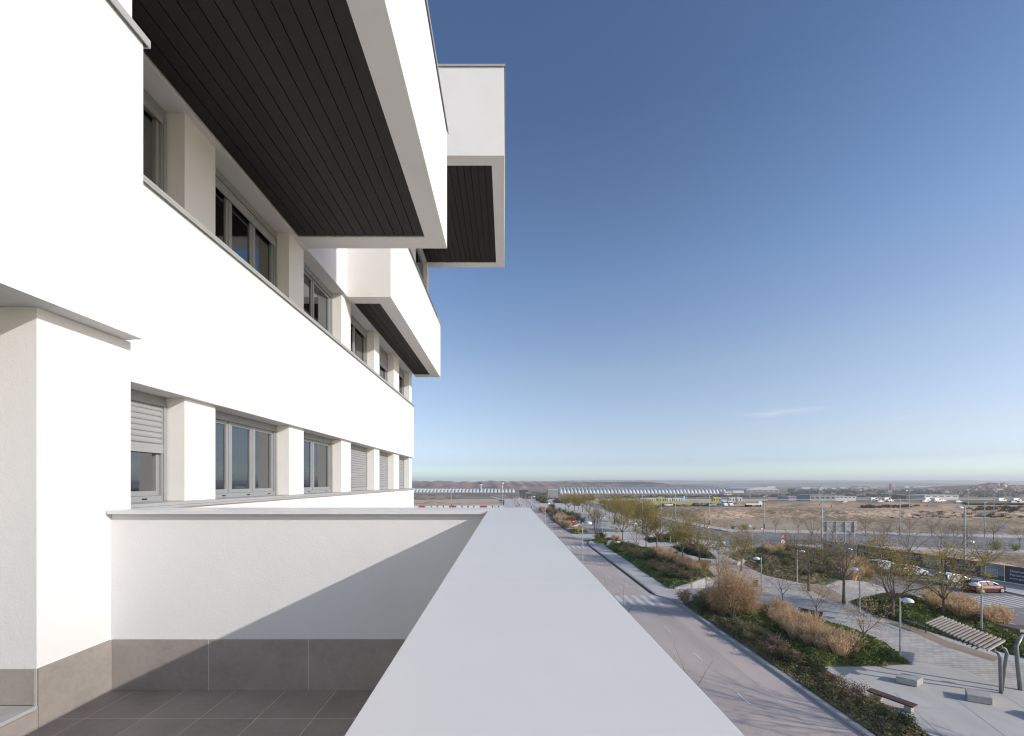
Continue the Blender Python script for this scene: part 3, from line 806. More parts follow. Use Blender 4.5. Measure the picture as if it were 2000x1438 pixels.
def grass_clump(name, label, seed, h, n, spread, m='straw', plume=True, droop=0.5, wd=0.018):
    r = random.Random(seed); b = MB(); pl = b
    for i in range(n):
        a = r.uniform(0, 6.283); qf = r.random()**0.55; q = qf*spread*0.32; L = h*r.uniform(0.62, 1.08)*(1-0.34*qf*qf); out = (0.10+0.75*qf*r.random())*droop
        p0 = Vector((math.cos(a)*q, math.sin(a)*q, 0)); d = Vector((math.cos(a+r.gauss(0,.5)), math.sin(a+r.gauss(0,.5)), 0)); s = Vector((-d.y, d.x, 0))*wd
        p1 = p0 + d*out*L*0.35 + Vector((0,0,L*0.6)); p2 = p0 + d*out*L*0.95 + Vector((0,0,L*(1.0-0.2*out)))
        b.face([p0-s, p0+s, p1+s*.8, p1-s*.8]); b.face([p1-s*.8, p1+s*.8, p2])
        if plume and r.random() < 0.35:
            pl.cm = 1; [leaf(pl, r, p2 - (p2-p1)*0.14*k, 0.12, 0.6, 0.35) for k in range(3)]; pl.cm = 0
    return Proto(tag(obj(name, b, [M[m], M['plume']]), label, 'grass clump'))

def shrub(name, label, seed, h, w, n, lm, ls, stems=9, cat='shrub', strands=0, ell=1.0):
    """twiggy shrub: stems fanning from the base, leaves in clumps along them"""
    r = random.Random(seed); t = thing(name, label, cat); b = MB(); c = MB(); pts = []
    for i in range(stems):
        a = r.uniform(0, 6.283); d = Vector((math.cos(a)*w*0.5*r.uniform(.2,1), math.sin(a)*w*0.5*r.uniform(.2,1), h*r.uniform(.65,1)))
        q = [Vector((0,0,-0.03))+Vector((d.x,d.y,0))*0.12]
        for k in range(1,5): q.append(Vector((d.x*(k/4)**1.2, d.y*(k/4)**1.2, d.z*k/4))+Vector((r.gauss(0,.05),r.gauss(0,.05),0))*w)
        b.tube(q, [0.03*h**.5,0.024,0.018,0.012,0.006], 4, cap=False)
        pts += [(q[k-1].lerp(q[k], f), k) for k in range(2,5) for f in (0.3, 0.65, 1.0)]
    for i in range(n):
        p, k = pts[int(r.random()*len(pts))]; sp = w*0.14*ell
        p = p + Vector((r.gauss(0,sp), r.gauss(0,sp), r.gauss(0,sp*.8)))
        if p.z < 0.03: p.z = 0.03+r.random()*0.1
        leaf(c, r, p, ls, 0.2 if not strands else 0.55, 0.6 if not strands else 0.16)
    obj('stems', b, M['bark'], t); obj('foliage', c, M[lm], t)
    return Proto(t)

# --- planting beds of the promenade
bedA = P((1327,1173),(1345,1170),(1392,1162),(1440,1172),(1488,1184),(1560,1202),(1620,1216),(1672,1234),(1728,1258),(1780,1302),(1700,1306),(1604,1306),(1624,1322),(1644,1342),(1700,1374),(1748,1392),(1800,1430),(1850,1475),(1890,1540),(1800,1540),(1696,1441))
bedA = [(max(18.78, x), y) for x, y in bedA]
bA1 = P((1392,1166),(1470,1184),(1560,1203),(1672,1235),(1728,1259),(1779,1302),(1700,1306),(1604,1306),(1560,1295),(1500,1262),(1440,1222),(1400,1192))
bA2 = [(18.8,43.5)] + P((1392,1166),(1400,1192),(1440,1222),(1500,1262),(1560,1295),(1604,1306),(1624,1322),(1644,1342),(1700,1374),(1748,1392),(1800,1430),(1850,1475)) + [(21.5,13.9),(18.8,13.9)]
cover_field('ground_cover', bA1, 15000, 0.15, 'cover', 0.5, seed=11, label='dense green ground cover around the dry grass hedge by the brick path')
cover_field('ground_cover', bA2, 15000, 0.14, 'cover_dark', 0.34, seed=12, label='patchy brown and green low planting along the road kerb')
bedB = P((1182,1069),(1209,1064),(1240,1067),(1263,1073),(1300,1080),(1333,1098),(1380,1112),(1396,1128),(1382,1138),(1319,1152),(1306,1152),(1296,1144),(1250,1114),(1210,1086))
cover_field('ground_cover', bedB, 12000, 0.13, 'cover', 0.5, seed=13, label='green and brown planting in the wedge bed before the pale ramp wall')
bedC = P((1460,1108),(1499,1127),(1568,1142),(1610,1145),(1652,1142),(1698,1136),(1706,1122),(1690,1105),(1660,1090),(1600,1075),(1560,1070),(1505,1068),(1440,1078),(1424,1090))
cover_field('ground_cover', bedC, 9000, 0.13, 'cover_dark', 0.45, seed=14, label='dark planting in the middle bed beyond the brick path')
bedD = P((1660,1178),(1694,1169),(1718,1164),(1790,1170),(1850,1190),(1960,1226),(2010,1236),(2080,1262),(2100,1330),(2000,1288),(1910,1267),(1844,1246),(1760,1219),(1703,1203))
cover_field('ground_cover', bedD, 15000, 0.16, 'cover', 0.5, seed=15, label='green ground cover on the long bed beside the parking street')
bedE = P((1290,1052),(1306,1046),(1330,1050),(1340,1056),(1318,1062),(1290,1060),(1268,1062),(1258,1054))
cover_field('ground_cover', bedE, 2500, 0.16, 'evergreen', 0.6, seed=16, label='dark evergreen planting round the trees by the side street')
bedF = P((1310,1070),(1345,1066),(1388,1082),(1400,1094),(1370,1092),(1336,1082))
cover_field('ground_cover', bedF, 3500, 0.15, 'evergreen', 0.6, seed=17, label='dark green hedge planting behind the wooden benches')
bedG = P((1060,996),(1085,996),(1128,1030),(1120,1032),(1104,1032),(1078,1014))
cover_field('ground_cover', bedG, 5000, 0.16, 'cover_dark', 0.5, seed=18, label='brown planting along the road beyond the side street')
bedH = P((1110,1036),(1145,1036),(1149,1042),(1118,1043))
cover_field('ground_cover', bedH, 900, 0.16, 'cover', 0.4, seed=19, label='small green bed at the corner beyond the side street')
bedI = P((1155,1056),(1200,1052),(1222,1060),(1190,1063),(1165,1063))
cover_field('ground_cover', bedI, 1500, 0.16, 'cover', 0.3, seed=20, label='small green bed beside the parked motorbike')

# --- dry grass
gA = [grass_clump('grass_clump', 'tall straw coloured grass clump in the dense row by the brick path', 60+i, 1.4, 380, 1.3, droop=0.85) for i in range(3)]
for g_, pr in enumerate(gA): pass
def row(protos, poly, n, s0, s1, label, group, z=KH+0.1, seed=5, mind=0.5):
    r = random.Random(seed); pts = []; xs_ = [p[0] for p in poly]; ys_ = [p[1] for p in poly]; tr = 0
    while len(pts) < n and tr < 4000:
        tr += 1; p = (r.uniform(min(xs_), max(xs_)), r.uniform(min(ys_), max(ys_)))
        if inpoly(p, poly) and all((p[0]-q[0])**2+(p[1]-q[1])**2 > mind*mind for q in pts): pts.append(p)
    for i, p in enumerate(pts):
        k = r.uniform(s0, s1); protos[i % len(protos)].put((p[0], p[1], z), r.uniform(0,6.28), (k, k, k*r.uniform(.85,1.12)), label, group)
row(gA, P((1492,1204),(1520,1196),(1570,1222),(1625,1252),(1668,1280),(1660,1296),(1625,1291),(1570,1266),(1520,1234)), 36, 0.72, 1.22, 'tall straw coloured grass clump in the dense row by the brick path', 'straw grass clumps in the row by the brick path', seed=21, mind=0.62)
gB = [grass_clump('grass_clump', 'tan feathery grass clump', 70+i, 1.25, 300, 1.25, droop=0.9, wd=0.022) for i in range(2)]
row(gB, P((1280,1082),(1310,1084),(1345,1104),(1385,1118),(1370,1126),(1325,1112),(1285,1096)), 26, 1.0, 1.5, 'tan feathery grass clump behind the dark shrubs of the wedge bed', 'tan grass clumps of the wedge bed', seed=22, mind=0.8)
row(gB, P((1800,1184),(1830,1178),(1880,1190),(1962,1218),(1950,1230),(1880,1214)), 13, 1.15, 1.6, 'pale feathery grass clump edging the parking street crosswalk', 'pale grass clumps beside the parking street', seed=23, mind=1.3)
row(gB, P((1660,1112),(1690,1112),(1706,1136),(1660,1140),(1640,1128)), 6, 1.3, 1.8, 'tall tan grass clump above the low curved concrete wall', 'tan grass clumps above the curved wall', seed=24, mind=1.2)
row(gB, P((1488,1070),(1530,1074),(1525,1090),(1490,1086)), 6, 1.1, 1.6, 'pale tan grass clump in the far end of the middle bed', 'tan grass clumps of the middle bed', seed=25, mind=1.2)
row(gB, P((1080,1014),(1108,1008),(1126,1026),(1108,1034),(1096,1028)), 22, 1.2, 2.0, 'rounded tan grass clump along the road beyond the side street', 'tan grass clumps beyond the side street', seed=26, mind=1.2)
row(gB, P((1118,1040),(1140,1036),(1142,1042),(1122,1044)), 3, 1.1, 1.5, 'tan grass clump in the small corner bed', 'tan grass clumps of the corner bed', seed=27, mind=1.0)
row(gB, P((1050,996),(1070,993),(1080,1004),(1062,1004)), 8, 1.2, 2.0, 'tan grass clump on the verge far along the road', 'tan grass clumps far along the road', seed=28, mind=1.5)
row(gB, P((1195,1055),(1215,1056),(1214,1060),(1195,1060)), 3, 0.8, 1.2, 'tan grass clump beside the parked motorbike', 'tan grass clumps by the motorbike', seed=29, mind=0.8)

# --- shrubs
feath = shrub('feathery_shrub', 'tall feathery russet shrub at the head of the kerbside bed', 31, 5.6, 3.9, 9000, 'russet', 0.22, 30, strands=1)
x, y = G(1432,1212); feath.put((x, y, KH), 0.4)
x, y = G(1404,1208); feath.put((x, y, KH), 2.4, 0.68, 'smaller russet feathery shrub left of the tall feathery one')
x, y = G(1462,1214); feath.put((x, y, KH), 4.4, 0.72, 'smaller russet feathery shrub right of the tall feathery one')
dk = [shrub('dark_shrub', 'dark twiggy shrub', 33+i, 1.0, 1.3, 900, ('cover_dark','evergreen','purple')[i], 0.11, 12) for i in range(3)]
row(dk, P((1330,1178),(1390,1168),(1410,1190),(1400,1206),(1360,1200)), 14, 0.8, 1.2, 'dark twiggy shrub crowding the far end of the kerbside bed', 'dark shrubs at the far end of the kerbside bed', seed=31, mind=0.9)
row(dk, P((1440,1225),(1510,1262),(1570,1302),(1550,1312),(1480,1272),(1425,1240)), 22, 0.5, 0.85, 'low brown shrub between the kerb and the straw grass row', 'low brown shrubs before the straw grass row', seed=32, mind=0.7)
row(dk, P((1585,1310),(1615,1318),(1640,1345),(1700,1378),(1780,1428),(1760,1435),(1680,1390),(1610,1345)), 16, 0.5, 0.8, 'low purple brown shrub on the narrow verge by the plaza', 'low shrubs on the narrow verge by the plaza', seed=33, mind=0.7)
row(dk, P((1185,1072),(1215,1066),(1235,1072),(1280,1092),(1330,1122),(1380,1130),(1330,1146),(1290,1130),(1240,1098)), 38, 0.8, 1.4, 'dark brown shrub in the wedge bed by the pavement', 'dark shrubs of the wedge bed', seed=34, mind=1.0)
row(dk, P((1450,1100),(1500,1075),(1600,1080),(1650,1100),(1640,1128),(1560,1138),(1500,1122)), 30, 0.7, 1.4, 'dark brown shrub in the middle bed beyond the path', 'dark shrubs of the middle bed', seed=35, mind=1.2)
row(dk, P((1290,1054),(1325,1050),(1330,1060),(1280,1060)), 14, 1.0, 1.6, 'dark evergreen shrub under the trees by the side street', 'dark shrubs by the side street', seed=36, mind=1.0)
row(dk, P((1312,1072),(1345,1068),(1390,1086),(1380,1091),(1340,1082)), 16, 0.9, 1.4, 'dark shrub of the hedge behind the wooden benches', 'dark shrubs behind the wooden benches', seed=37, mind=1.0)
row(dk, P((1060,996),(1080,994),(1110,1010),(1140,1014),(1140,1026),(1116,1028)), 26, 1.4, 2.6, 'brown shrub in the verge beyond the side street', 'brown shrubs beyond the side street', seed=38, mind=1.8)
row(dk, P((1160,1056),(1180,1054),(1180,1058),(1164,1060)), 3, 1.3, 1.9, 'dark rounded shrub in the small bed by the motorbike', 'dark shrubs by the motorbike', seed=39, mind=1.5)
row(dk, P((1850,1186),(1900,1196),(1960,1222),(1900,1215)), 8, 0.7, 1.0, 'brownish shrub among the pale grasses beside the parking street', 'brown shrubs among the pale grasses', seed=40, mind=1.2)
row(dk, P((1695,1172),(1740,1168),(1800,1176),(1780,1190),(1700,1186)), 7, 0.5, 0.8, 'small brownish shrub on the green bed beside the parking street', 'small shrubs on the green bed', seed=41, mind=1.2)
lime = shrub('lime_bush', 'bright lime green bush on the far pavement edge', 44, 1.5, 1.9, 900, 'lime', 0.16, 10, cat='bush')
for (u, v, s, lb) in ((1944,1076,1.15,'bright lime green bush by the cross street, left of a smaller one'),(1982,1077,0.85,'smaller lime green bush at the right end of the cross street'),(1455,1036,1.0,'pale green bush before the dirt lot fence, larger of two'),(1432,1034,0.6,'small green bush before the dirt lot fence, left of a larger one'),(1472,1036,0.5,'tiny green tuft before the dirt lot fence, right of the larger bush')):
    x, y = G(u, v); lime.put((x, y, 0.05), rng.uniform(0,6), s, lb)

# --- trees
tL = [make_tree('deciduous_tree', 'leafy olive tree', 'tree', 100+i, 6.2, 2.2, 2.5, 8, 7, 0.15, 'olive', 0.38, 8, 3) for i in range(2)]
tS = [make_tree('deciduous_tree', 'sparse amber tree', 'tree', 110+i, 6.4, 2.6, 2.2, 7, 4, 0.12, 'amber', 0.34, 7, 4, clump=0.55) for i in range(2)]
tC = [make_tree('deciduous_tree', 'clumped olive tree', 'tree', 120+i, 5.8, 2.0, 3.1, 8, 13, 0.13, 'olive', 0.36, 7, 3, clump=0.58, up=0.3) for i in range(2)]
tB = [make_tree('bare_tree', 'bare tree', 'tree', 130+i, 6.5, 2.5, 1.9, 8, 0, nsub=8, ntw=6, r0=0.095, bark='barkpale') for i in range(2)]
tW = [make_tree('young_tree', 'bare whip', 'tree', 150+i, 4.9, 1.9, 0.7, 4, 0, nsub=2, ntw=1, r0=0.04) for i in range(2)]
tP = [make_tree('young_tree', 'young tree', 'tree', 140+i, 3.6, 1.5, 1.6, 6, 3, 0.11, 'pod', 0.22, 5, 3, clump=0.55, r0=0.055, bark='bark') for i in range(2)]
def plant(pr, u, v, s, label, rz=None, group=None, zs=1.0, z=KH):
    x, y = G(u, v, z); return pr.put((x, y, z), rng.uniform(0,6.28) if rz is None else rz, (s, s, s*zs), label, group)
plant(tS[0], 1648,1179, 1.05, 'sparse tall tree with thick trunk behind the brick path, left of the leafy pair')
plant(tC[0], 1744,1209, 0.98, 'olive leaved tree with forked trunk on the green bed, left of its wider twin')
plant(tC[1], 1843,1207, 1.02, 'wide olive leaved tree on the green bed above the slatted pergola')
plant(tS[1], 1579,1155, 0.95, 'thin amber tree at the edge of the middle bed')
plant(tP[0], 1528,1186, 0.95, 'slim sapling with pale dry leaves beside the litter bin lamp')
plant(tP[1], 1595,1215, 1.0, 'slim sapling with dry leaves beside the tilted bench')
plant(tP[0], 1687,1272, 1.0, 'young tree hung with tan seed pods in the pointed tip of the green bed', rz=2.0)
plant(tL[0], 1448,1116, 0.98, 'rounded olive tree at the left end of the middle bed', zs=0.8)
plant(tL[1], 1333,1099, 0.98, 'olive tree beside the wooden benches, left of the two')
plant(tL[0], 1366,1111, 1.0, 'olive tree beside the wooden benches, right of the two')
plant(tL[1], 1283,1072, 1.05, 'tall olive tree at the side street corner, right of a narrower one')
plant(tL[0], 1262,1072, 0.85, 'narrow olive tree at the side street corner, left of a taller one')
plant(tL[1], 1216,1056, 0.92, 'olive tree standing alone beyond the parked motorbike')
plant(tB[0], 1242,1080, 0.72, 'low bare purple tree in the far end of the wedge bed')
plant(tB[1], 1586,1064, 0.95, 'bare tree left of the big sign board, with a yellowish top', z=0.14)
plant(tB[0], 1626,1062, 0.9, 'bare tree in front of the big sign board', z=0.14)
plant(tB[1], 1660,1060, 0.8, 'bare tree by the right post of the big sign board', z=0.14)
for (u, v, s, lb) in ((1718,1096,0.95,'bare tree on the pavement before the energy label hoarding, left of two'),(1776,1108,1.0,'bare tree on the pavement before the energy label hoarding, right of two'),(1842,1124,1.0,'bare tree before the pale pictured hoarding panel'),(1923,1136,1.0,'bare tree on the pavement behind the red car')):
    plant(tB[int(u) % 2], u, v, s, lb)
plant(tS[0], 1552,1108, 0.8, 'small amber tree inside the middle bed', rz=1)
plant(tS[1], 1610,1120, 0.8, 'brownish amber tree behind the middle bed', rz=2)
plant(tS[1], 1404,1150, 0.62, 'thin sapling standing before the tall russet shrub', rz=4)
# trees of the far alley
for (u, v, s) in ((1242,1037,0.9),(1255,1040,1.0),(1270,1040,1.0),(1225,1030,0.9),(1238,1026,1.0),(1200,1024,1.0),(1214,1018,1.0),(1190,1014,1.0),(1205,1008,1.1),(1182,1006,1.0),(1226,1012,1.0),(1250,1022,1.0)):
    plant(tL[int(u) % 2], u, v, s*1.05, 'olive tree in the dense avenue beyond the side street', group='olive trees of the far avenue')
for (u, v, s) in ((1166,1037,0.85),(1161,1035,0.8),(1158,1026,0.85),(1150,1012,0.9),(1172,1030,0.8)):
    plant(tS[int(u) % 2], u, v, s, 'amber tree in the row left of the far avenue path', group='amber trees left of the far avenue path')
for (u, v, s) in ((1110,1000,1.0),(1122,999,1.1),(1138,1000,1.1),(1146,998,1.1),(1130,996,1.0),(1104,994,0.9)):
    plant(tL[int(u) % 2], u, v, s, 'olive tree in the group at the far end of the promenade', group='olive trees at the far end of the promenade')
# bare street trees along the far pavements
for i, (u, v) in enumerate(((1313,1021),(1323,1024),(1338,1026),(1348,1028),(1360,1030),(1376,1033))):
    plant(tB[i % 2], u, v, 0.78 if u < 1370 else 1.0, 'bare street tree in the row along the dirt lot pavement', group='bare trees along the dirt lot pavement')
for i, (u, v) in enumerate(((1515,1040),(1559,1042),(1690,1047),(1733,1047),(1776,1047),(1820,1048),(1862,1050),(1890,1068),(1941,1060),(1992,1068),(1725,1066),(1838,1071))):
    plant(tB[i % 2], u, v, 0.6+0.12*(i % 3), 'thin bare street tree along the cross street', group='bare trees along the cross street')
# trees by the plaza and on the near pavement
for i, (x, y, s) in enumerate(((30,16.5,1.45),(33,13.5,1.5),(27.5,12.0,1.1))): tB[i % 2].put((x, y, KH), i*2.0, s, 'bare tree at the near edge of the plaza', 'bare trees at the near edge of the plaza')
for i, (x, y, s) in enumerate(((9.7,33.4,1.0),(9.9,21.9,0.9),(9.6,39,0.86))): tW[i % 2].put((x, y, KH), i*1.3, s, 'bare young street tree whose twig tips rise above the parapet', 'bare street trees below the parapet')
# ================================================================ street furniture
M['galv'] = mat('galvanised_steel', (0.44,0.45,0.455), 0.5, 0.12, 0.08, 3)
M['lampwhite'] = mat('white_lamp_dome', (0.72,0.73,0.74), 0.35, 0, 0.03, 3)
M['darksteel'] = mat('dark_grey_steel', (0.07,0.072,0.075), 0.5, 0.3, 0.1, 3)
M['steelgrey'] = mat('grey_painted_steel', (0.20,0.205,0.21), 0.45, 0.2, 0.08, 3)
M['wood'] = mat('weathered_wood', (0.36,0.31,0.27), 0.8, 0, 0.25, 7, 40, 0.003, 0.5)
M['brownwood'] = mat('brown_wood', (0.11,0.065,0.045), 0.6, 0, 0.25, 6)
M['block'] = mat('cast_concrete', (0.36,0.35,0.335), 0.85, 0, 0.15, 4, 30, 0.004, 0.4)
M['ramp'] = mat('pale_concrete', (0.50,0.475,0.44), 0.85, 0, 0.12, 1.2)
M['wt'] = mat('white_lettering', (0.75,0.75,0.74), 0.6, 0, 0.02)
M['red'] = mat('sign_red', (0.55,0.03,0.025), 0.5, 0, 0.04)
M['blue'] = mat('sign_blue', (0.03,0.10,0.35), 0.5, 0, 0.04)

def dome_lamp(h, dome=0.36, arm=0.55, name='street_lamp'):
    t = thing(name, 'grey lamp post with white dome', 'street lamp')
    b = MB(); b.tube([(0,0,0),(0,0,0.5),(0,0,h)], [0.085,0.062,0.055], 10); b.tube([(0,0,0),(0,0,0.04)], [0.14,0.14], 10); obj('pole', b, M['galv'], t, smooth=False)
    b = MB(); b.tube([(0.05,0,h-0.22),(arm-dome*0.6,0,h-0.22)], 0.03, 6); obj('arm', b, M['galv'], t)
    b = MB(); pr = [(dome*math.cos(a), 0.7*dome*math.sin(a)) for a in [k*math.pi/2/8 for k in range(9)]]
    b.lathe([(0.02,-0.03),(dome*0.92,-0.03),(dome,0)] + pr[1:], (arm,0,h-0.26), 20); obj('lamp_shade', b, M['lampwhite'], t, smooth=True)
    return Proto(t)
park = dome_lamp(4.45); road_l = dome_lamp(7.5, 0.45, 0.85)
def lamp(u, v, left, label, s=1.0):
    x, y = G(u, v, KH); park.put((x, y, KH), math.pi if left else 0.0, s, label)
lamp(1758,1287, 0, 'dome lamp post at the pointed end of the green bed, nearest the plaza')
lamp(1679,1195, 1, 'dome lamp post beside the thick trunked tree on the brick path')
lamp(1487,1164, 1, 'dome lamp post next to the dark litter bin')
lamp(1557,1143, 0, 'thin dome lamp post at the front edge of the middle bed')
lamp(1917,1240, 1, 'dome lamp post behind the slatted pergola')
lamp(1404,1118, 0, 'dome lamp post seen behind the tall russet shrub')
lamp(1469,1070, 1, 'dome lamp post beyond the rounded olive tree, near the road crossing')
lamp(1235,1062, 0, 'dome lamp post behind the low bare purple tree')
lamp(1309,1082, 0, 'dome lamp post left of the olive trees by the wooden benches')
lamp(1176,1042, 0, 'dome lamp post beside the avenue rail beyond the side street', 0.95)
lamp(1144,1030, 0, 'dome lamp post beside the tan grass beyond the side street', 0.9)
lamp(1188,1012, 1, 'dome lamp post under the first trees of the far avenue', 0.9)
lamp(1196,1016, 0, 'dome lamp post inside the far avenue trees', 0.9)
lamp(1640+12,1128, 0, 'dome lamp post at the right end of the middle bed', 0.9)
for i, (y, lb) in enumerate(((56,'tall dome street lamp rising right behind the parapet, nearest of its row'),(109,'tall dome street lamp beyond the side street, second of the kerb row'),(165,'tall dome street lamp far down the road, third of the kerb row'),(222,'tall dome street lamp farthest down the road'))):
    road_l.put((10.5, y, KH), 0, 1, lb)

def mast(h, name='lamp_mast'):
    t = thing(name, 'tall grey lamp mast', 'lamp mast')
    b = MB(); b.tube([(0,0,0),(0,0,h*.35),(0,0,h)], [0.13,0.11,0.075], 8); obj('pole', b, M['galv'], t)
    b = MB(); b.box(-0.12,0.55,-0.1,0.1,h-0.02,h+0.08); obj('lamp_head', b, M['galv'], t)
    b = MB(); b.box(-0.14,0.14,-0.17,-0.1,1.0,2.3); obj('control_box', b, M['darksteel'], t)
    return Proto(t)
ms = mast(9.0)
def put_mast(u, v, vt, label, group=None):
    x, y, z = gm(u, v); k = ((v-vt)*y/F)/9.0
    z = max(z, 0); ms.put((x, y, z), rng.choice((0, math.pi)), (1, 1, k), label, group)
for (u, v, vt, lb) in ((1492,1041,970,'tall lamp mast on the far pavement left of the sign board'),(1758,1046,975,'tall lamp mast on the cross street pavement right of the sign board'),(1923,1050,982,'tall lamp mast on the far pavement near the goal frame'),(1606,1056,976,'tall lamp mast at the left post of the big sign board'),(1255,1041,968,'tall lamp mast among the avenue trees, left of two'),(1291,1046,971,'tall lamp mast among the avenue trees, right of two'),(1319,1022,966,'tall lamp mast on the lot pavement behind the avenue trees'),(1385,1033,968,'tall lamp mast on the lot pavement with a dark box at its foot')):
    put_mast(u, v, vt, lb)
for (u, v, vt) in ((1170,990,958),(1098,992,957),(1776,997,963),(1891,999,961),(1941,1002,966),(1740,993,961),(1624,995,963),(1465,987,957),(1210,988,960),(1340,986,955),(882,993,962),(981,992,960),(1003,992,971),(1009,993,970),(1014,992,965),(1019,992,968),(1038,996,969),(1600,992,960)):
    put_mast(u, v, vt, 'distant lamp mast standing along the far roads', 'distant lamp masts along the far roads')
t = thing('lamp_mast', 'tallest grey mast behind the white cars with a dome lamp on top and one lower', 'lamp mast', (*G(1884,1124), KH))
b = MB(); b.tube([(0,0,0),(0,0,4),(0,0,9.6)], [0.12,0.1,0.075], 10); obj('pole', b, M['galv'], t)
b = MB(); b.tube([(0,0,9.35),(-0.35,0,9.35)], 0.035, 6); obj('arm', b, M['galv'], t)
b = MB(); b.tube([(0,0,4.55),(0.4,0,4.55)], 0.035, 6); obj('arm', b, M['galv'], t)
for (x, z) in ((-0.75,9.3),(0.78,4.5)):
    b = MB(); b.lathe([(0.02,-0.03),(0.38,-0.03),(0.42,0)]+[(0.42*math.cos(k*math.pi/16), 0.3*math.sin(k*math.pi/16)) for k in range(1,9)], (x,0,z), 18); obj('lamp_shade', b, M['lampwhite'], t, smooth=True)

# ---- slatted pergola and the second canopy
o_ = Vector((28.55,24.25,3.0)); la = Vector((1.25,4.75,-0.05)); lb = Vector((2.55,1.25,0.10)); n_ = 17
t = thing('slatted_pergola', 'slatted wooden pergola on two bent grey steel posts', 'pergola', (30.4,25.2,KH))
def tp(name, mb, m, par_=None, **k): return obj(name, mb, m, par_ or t, world=True, **k)
ln = la.normalized(); bn = lb.normalized()
for i in range(n_):
    f = i/(n_-1); s = o_ + la*f; b = MB(); b.obox(s + bn*rng.uniform(-0.06,0.06), lb, ln*0.125, (0,0,0.11)); tp('slat', b, M['wood'])
for f in (0.30, 0.70):
    b = MB(); s = o_ + lb*f - Vector((0,0,0.2)) - ln*0.1; b.obox(s, la + ln*0.3, bn*0.09, (0,0,0.19)); tp('beam', b, M['steelgrey'])
# second layer: dark slatted tray hanging under the slats
for k in range(10):
    s = o_ + la*(0.2+0.07*k) + lb*0.12 - Vector((0,0,0.34)); b = MB(); b.obox(s, lb*0.62, ln*0.06, (0,0,0.06)); tp('under_slat', b, M['darksteel'])
for f, bx, by in ((0.30,30.25,25.02),(0.70,30.55,25.25)):
    top = o_ + lb*f + Vector((0.04,0,-0.12)); b = MB()
    pts = [Vector((bx,by,KH-0.05)), Vector((bx,by,KH)).lerp(top+Vector((.35,0,-.3)), 0.55), top + Vector((0.36,0.0,-0.42)), top + Vector((0.27,0.03,-0.16)), top + Vector((0.10,0.25,-0.04)), top + Vector((0.12,0.8,-0.03))]
    b.tube(pts, [0.085,0.085,0.085,0.085,0.08,0.07], 12); tp('post', b, M['steelgrey'], smooth=True)
b = MB(); b.obox((30.62,25.28,1.05), (0.14,0,0), (0,0.1,0), (0,0,0.24)); tp('control_box', b, M['darksteel'])
t = thing('flat_canopy', 'dark flat canopy on a bent grey steel post at the plaza edge', 'canopy', (31.9,25.4,KH))
b = MB(); b.tube([(31.9,25.4,KH-0.05),(31.85,25.5,1.8),(31.9,25.6,2.8),(32.3,25.75,3.12),(33.6,26.6,3.30)], [0.10,0.10,0.10,0.095,0.08], 12); tp('post', b, M['steelgrey'], smooth=True)
b = MB(); b.obox((34.2,28.7,3.05), (-1.2,-2.4,0.42), (2.9,-0.9,0.06), (0.02,0.05,0.09)); tp('roof_panel', b, M['brownwood'])
b = MB(); b.obox((33.0,26.29,3.42), (0.012,0.03,0.16), (2.9,-0.9,0.06), (-0.02,-0.05,0.0)); tp('roof_edge', b, M['galv'])
for k in range(8):
    b = MB(); b.obox(Vector((34.2,28.7,2.96))+Vector((2.9,-0.9,0.06))*(k/8+0.02), (-1.2,-2.4,0.42), (0.06,-0.02,0), (0.01,0.02,0.08)); tp('roof_rib', b, M['darksteel'])

# ---- concrete seats, plank bench
def slab_seat(c, ax, ay, h, label):
    t = thing('concrete_seat', label, 'seat', (c[0], c[1], KH+0.009)); ax, ay = Vector((*ax,0)), Vector((*ay,0))
    b = MB(); b.obox((0,0,0.03), ax, ay, (0,0,h-0.03)); obj('seat_block', b, M['block'], t, bevel=0.015)
    b = MB(); b.obox(ax*0.06+ay*0.06, ax*0.88, ay*0.88, (0,0,0.029)); obj('plinth', b, M['darksteel'], t)
slab_seat((25.05,26.3), (0.75,-0.6), (0.85,0.45), 0.43, 'low square concrete seat block in the sun, left of its shaded twin')
slab_seat((27.1,24.05), (0.95,-0.45), (0.7,0.75), 0.43, 'low square concrete seat block beside the pergola shadow, right of the sunlit one')
slab_seat((29.0,22.4), (0.25,-1.1), (0.9,0.2), 0.55, 'concrete seat block cut by the right edge of the photo')
t = thing('plank_bench', 'brown wooden slatted bench on two low concrete feet in the plaza', 'bench', (22.3,23.7,KH+0.009), math.atan2(-1.65,0.85))
b = MB()
for k in range(7): b.box(-1.05,1.05,-0.29+k*0.084,-0.29+k*0.084+0.07,0.42,0.46)
obj('seat', b, M['brownwood'], t)
b = MB(); b.box(-1.02,1.02,-0.27,-0.24,0.36,0.42); b.box(-1.02,1.02,0.24,0.27,0.36,0.42); obj('seat_frame', b, M['darksteel'], t)
for x in (-0.75, 0.62):
    b = MB(); b.box(x,x+0.3,-0.22,0.22,0,0.36); obj('foot', b, M['block'], t, bevel=0.01)

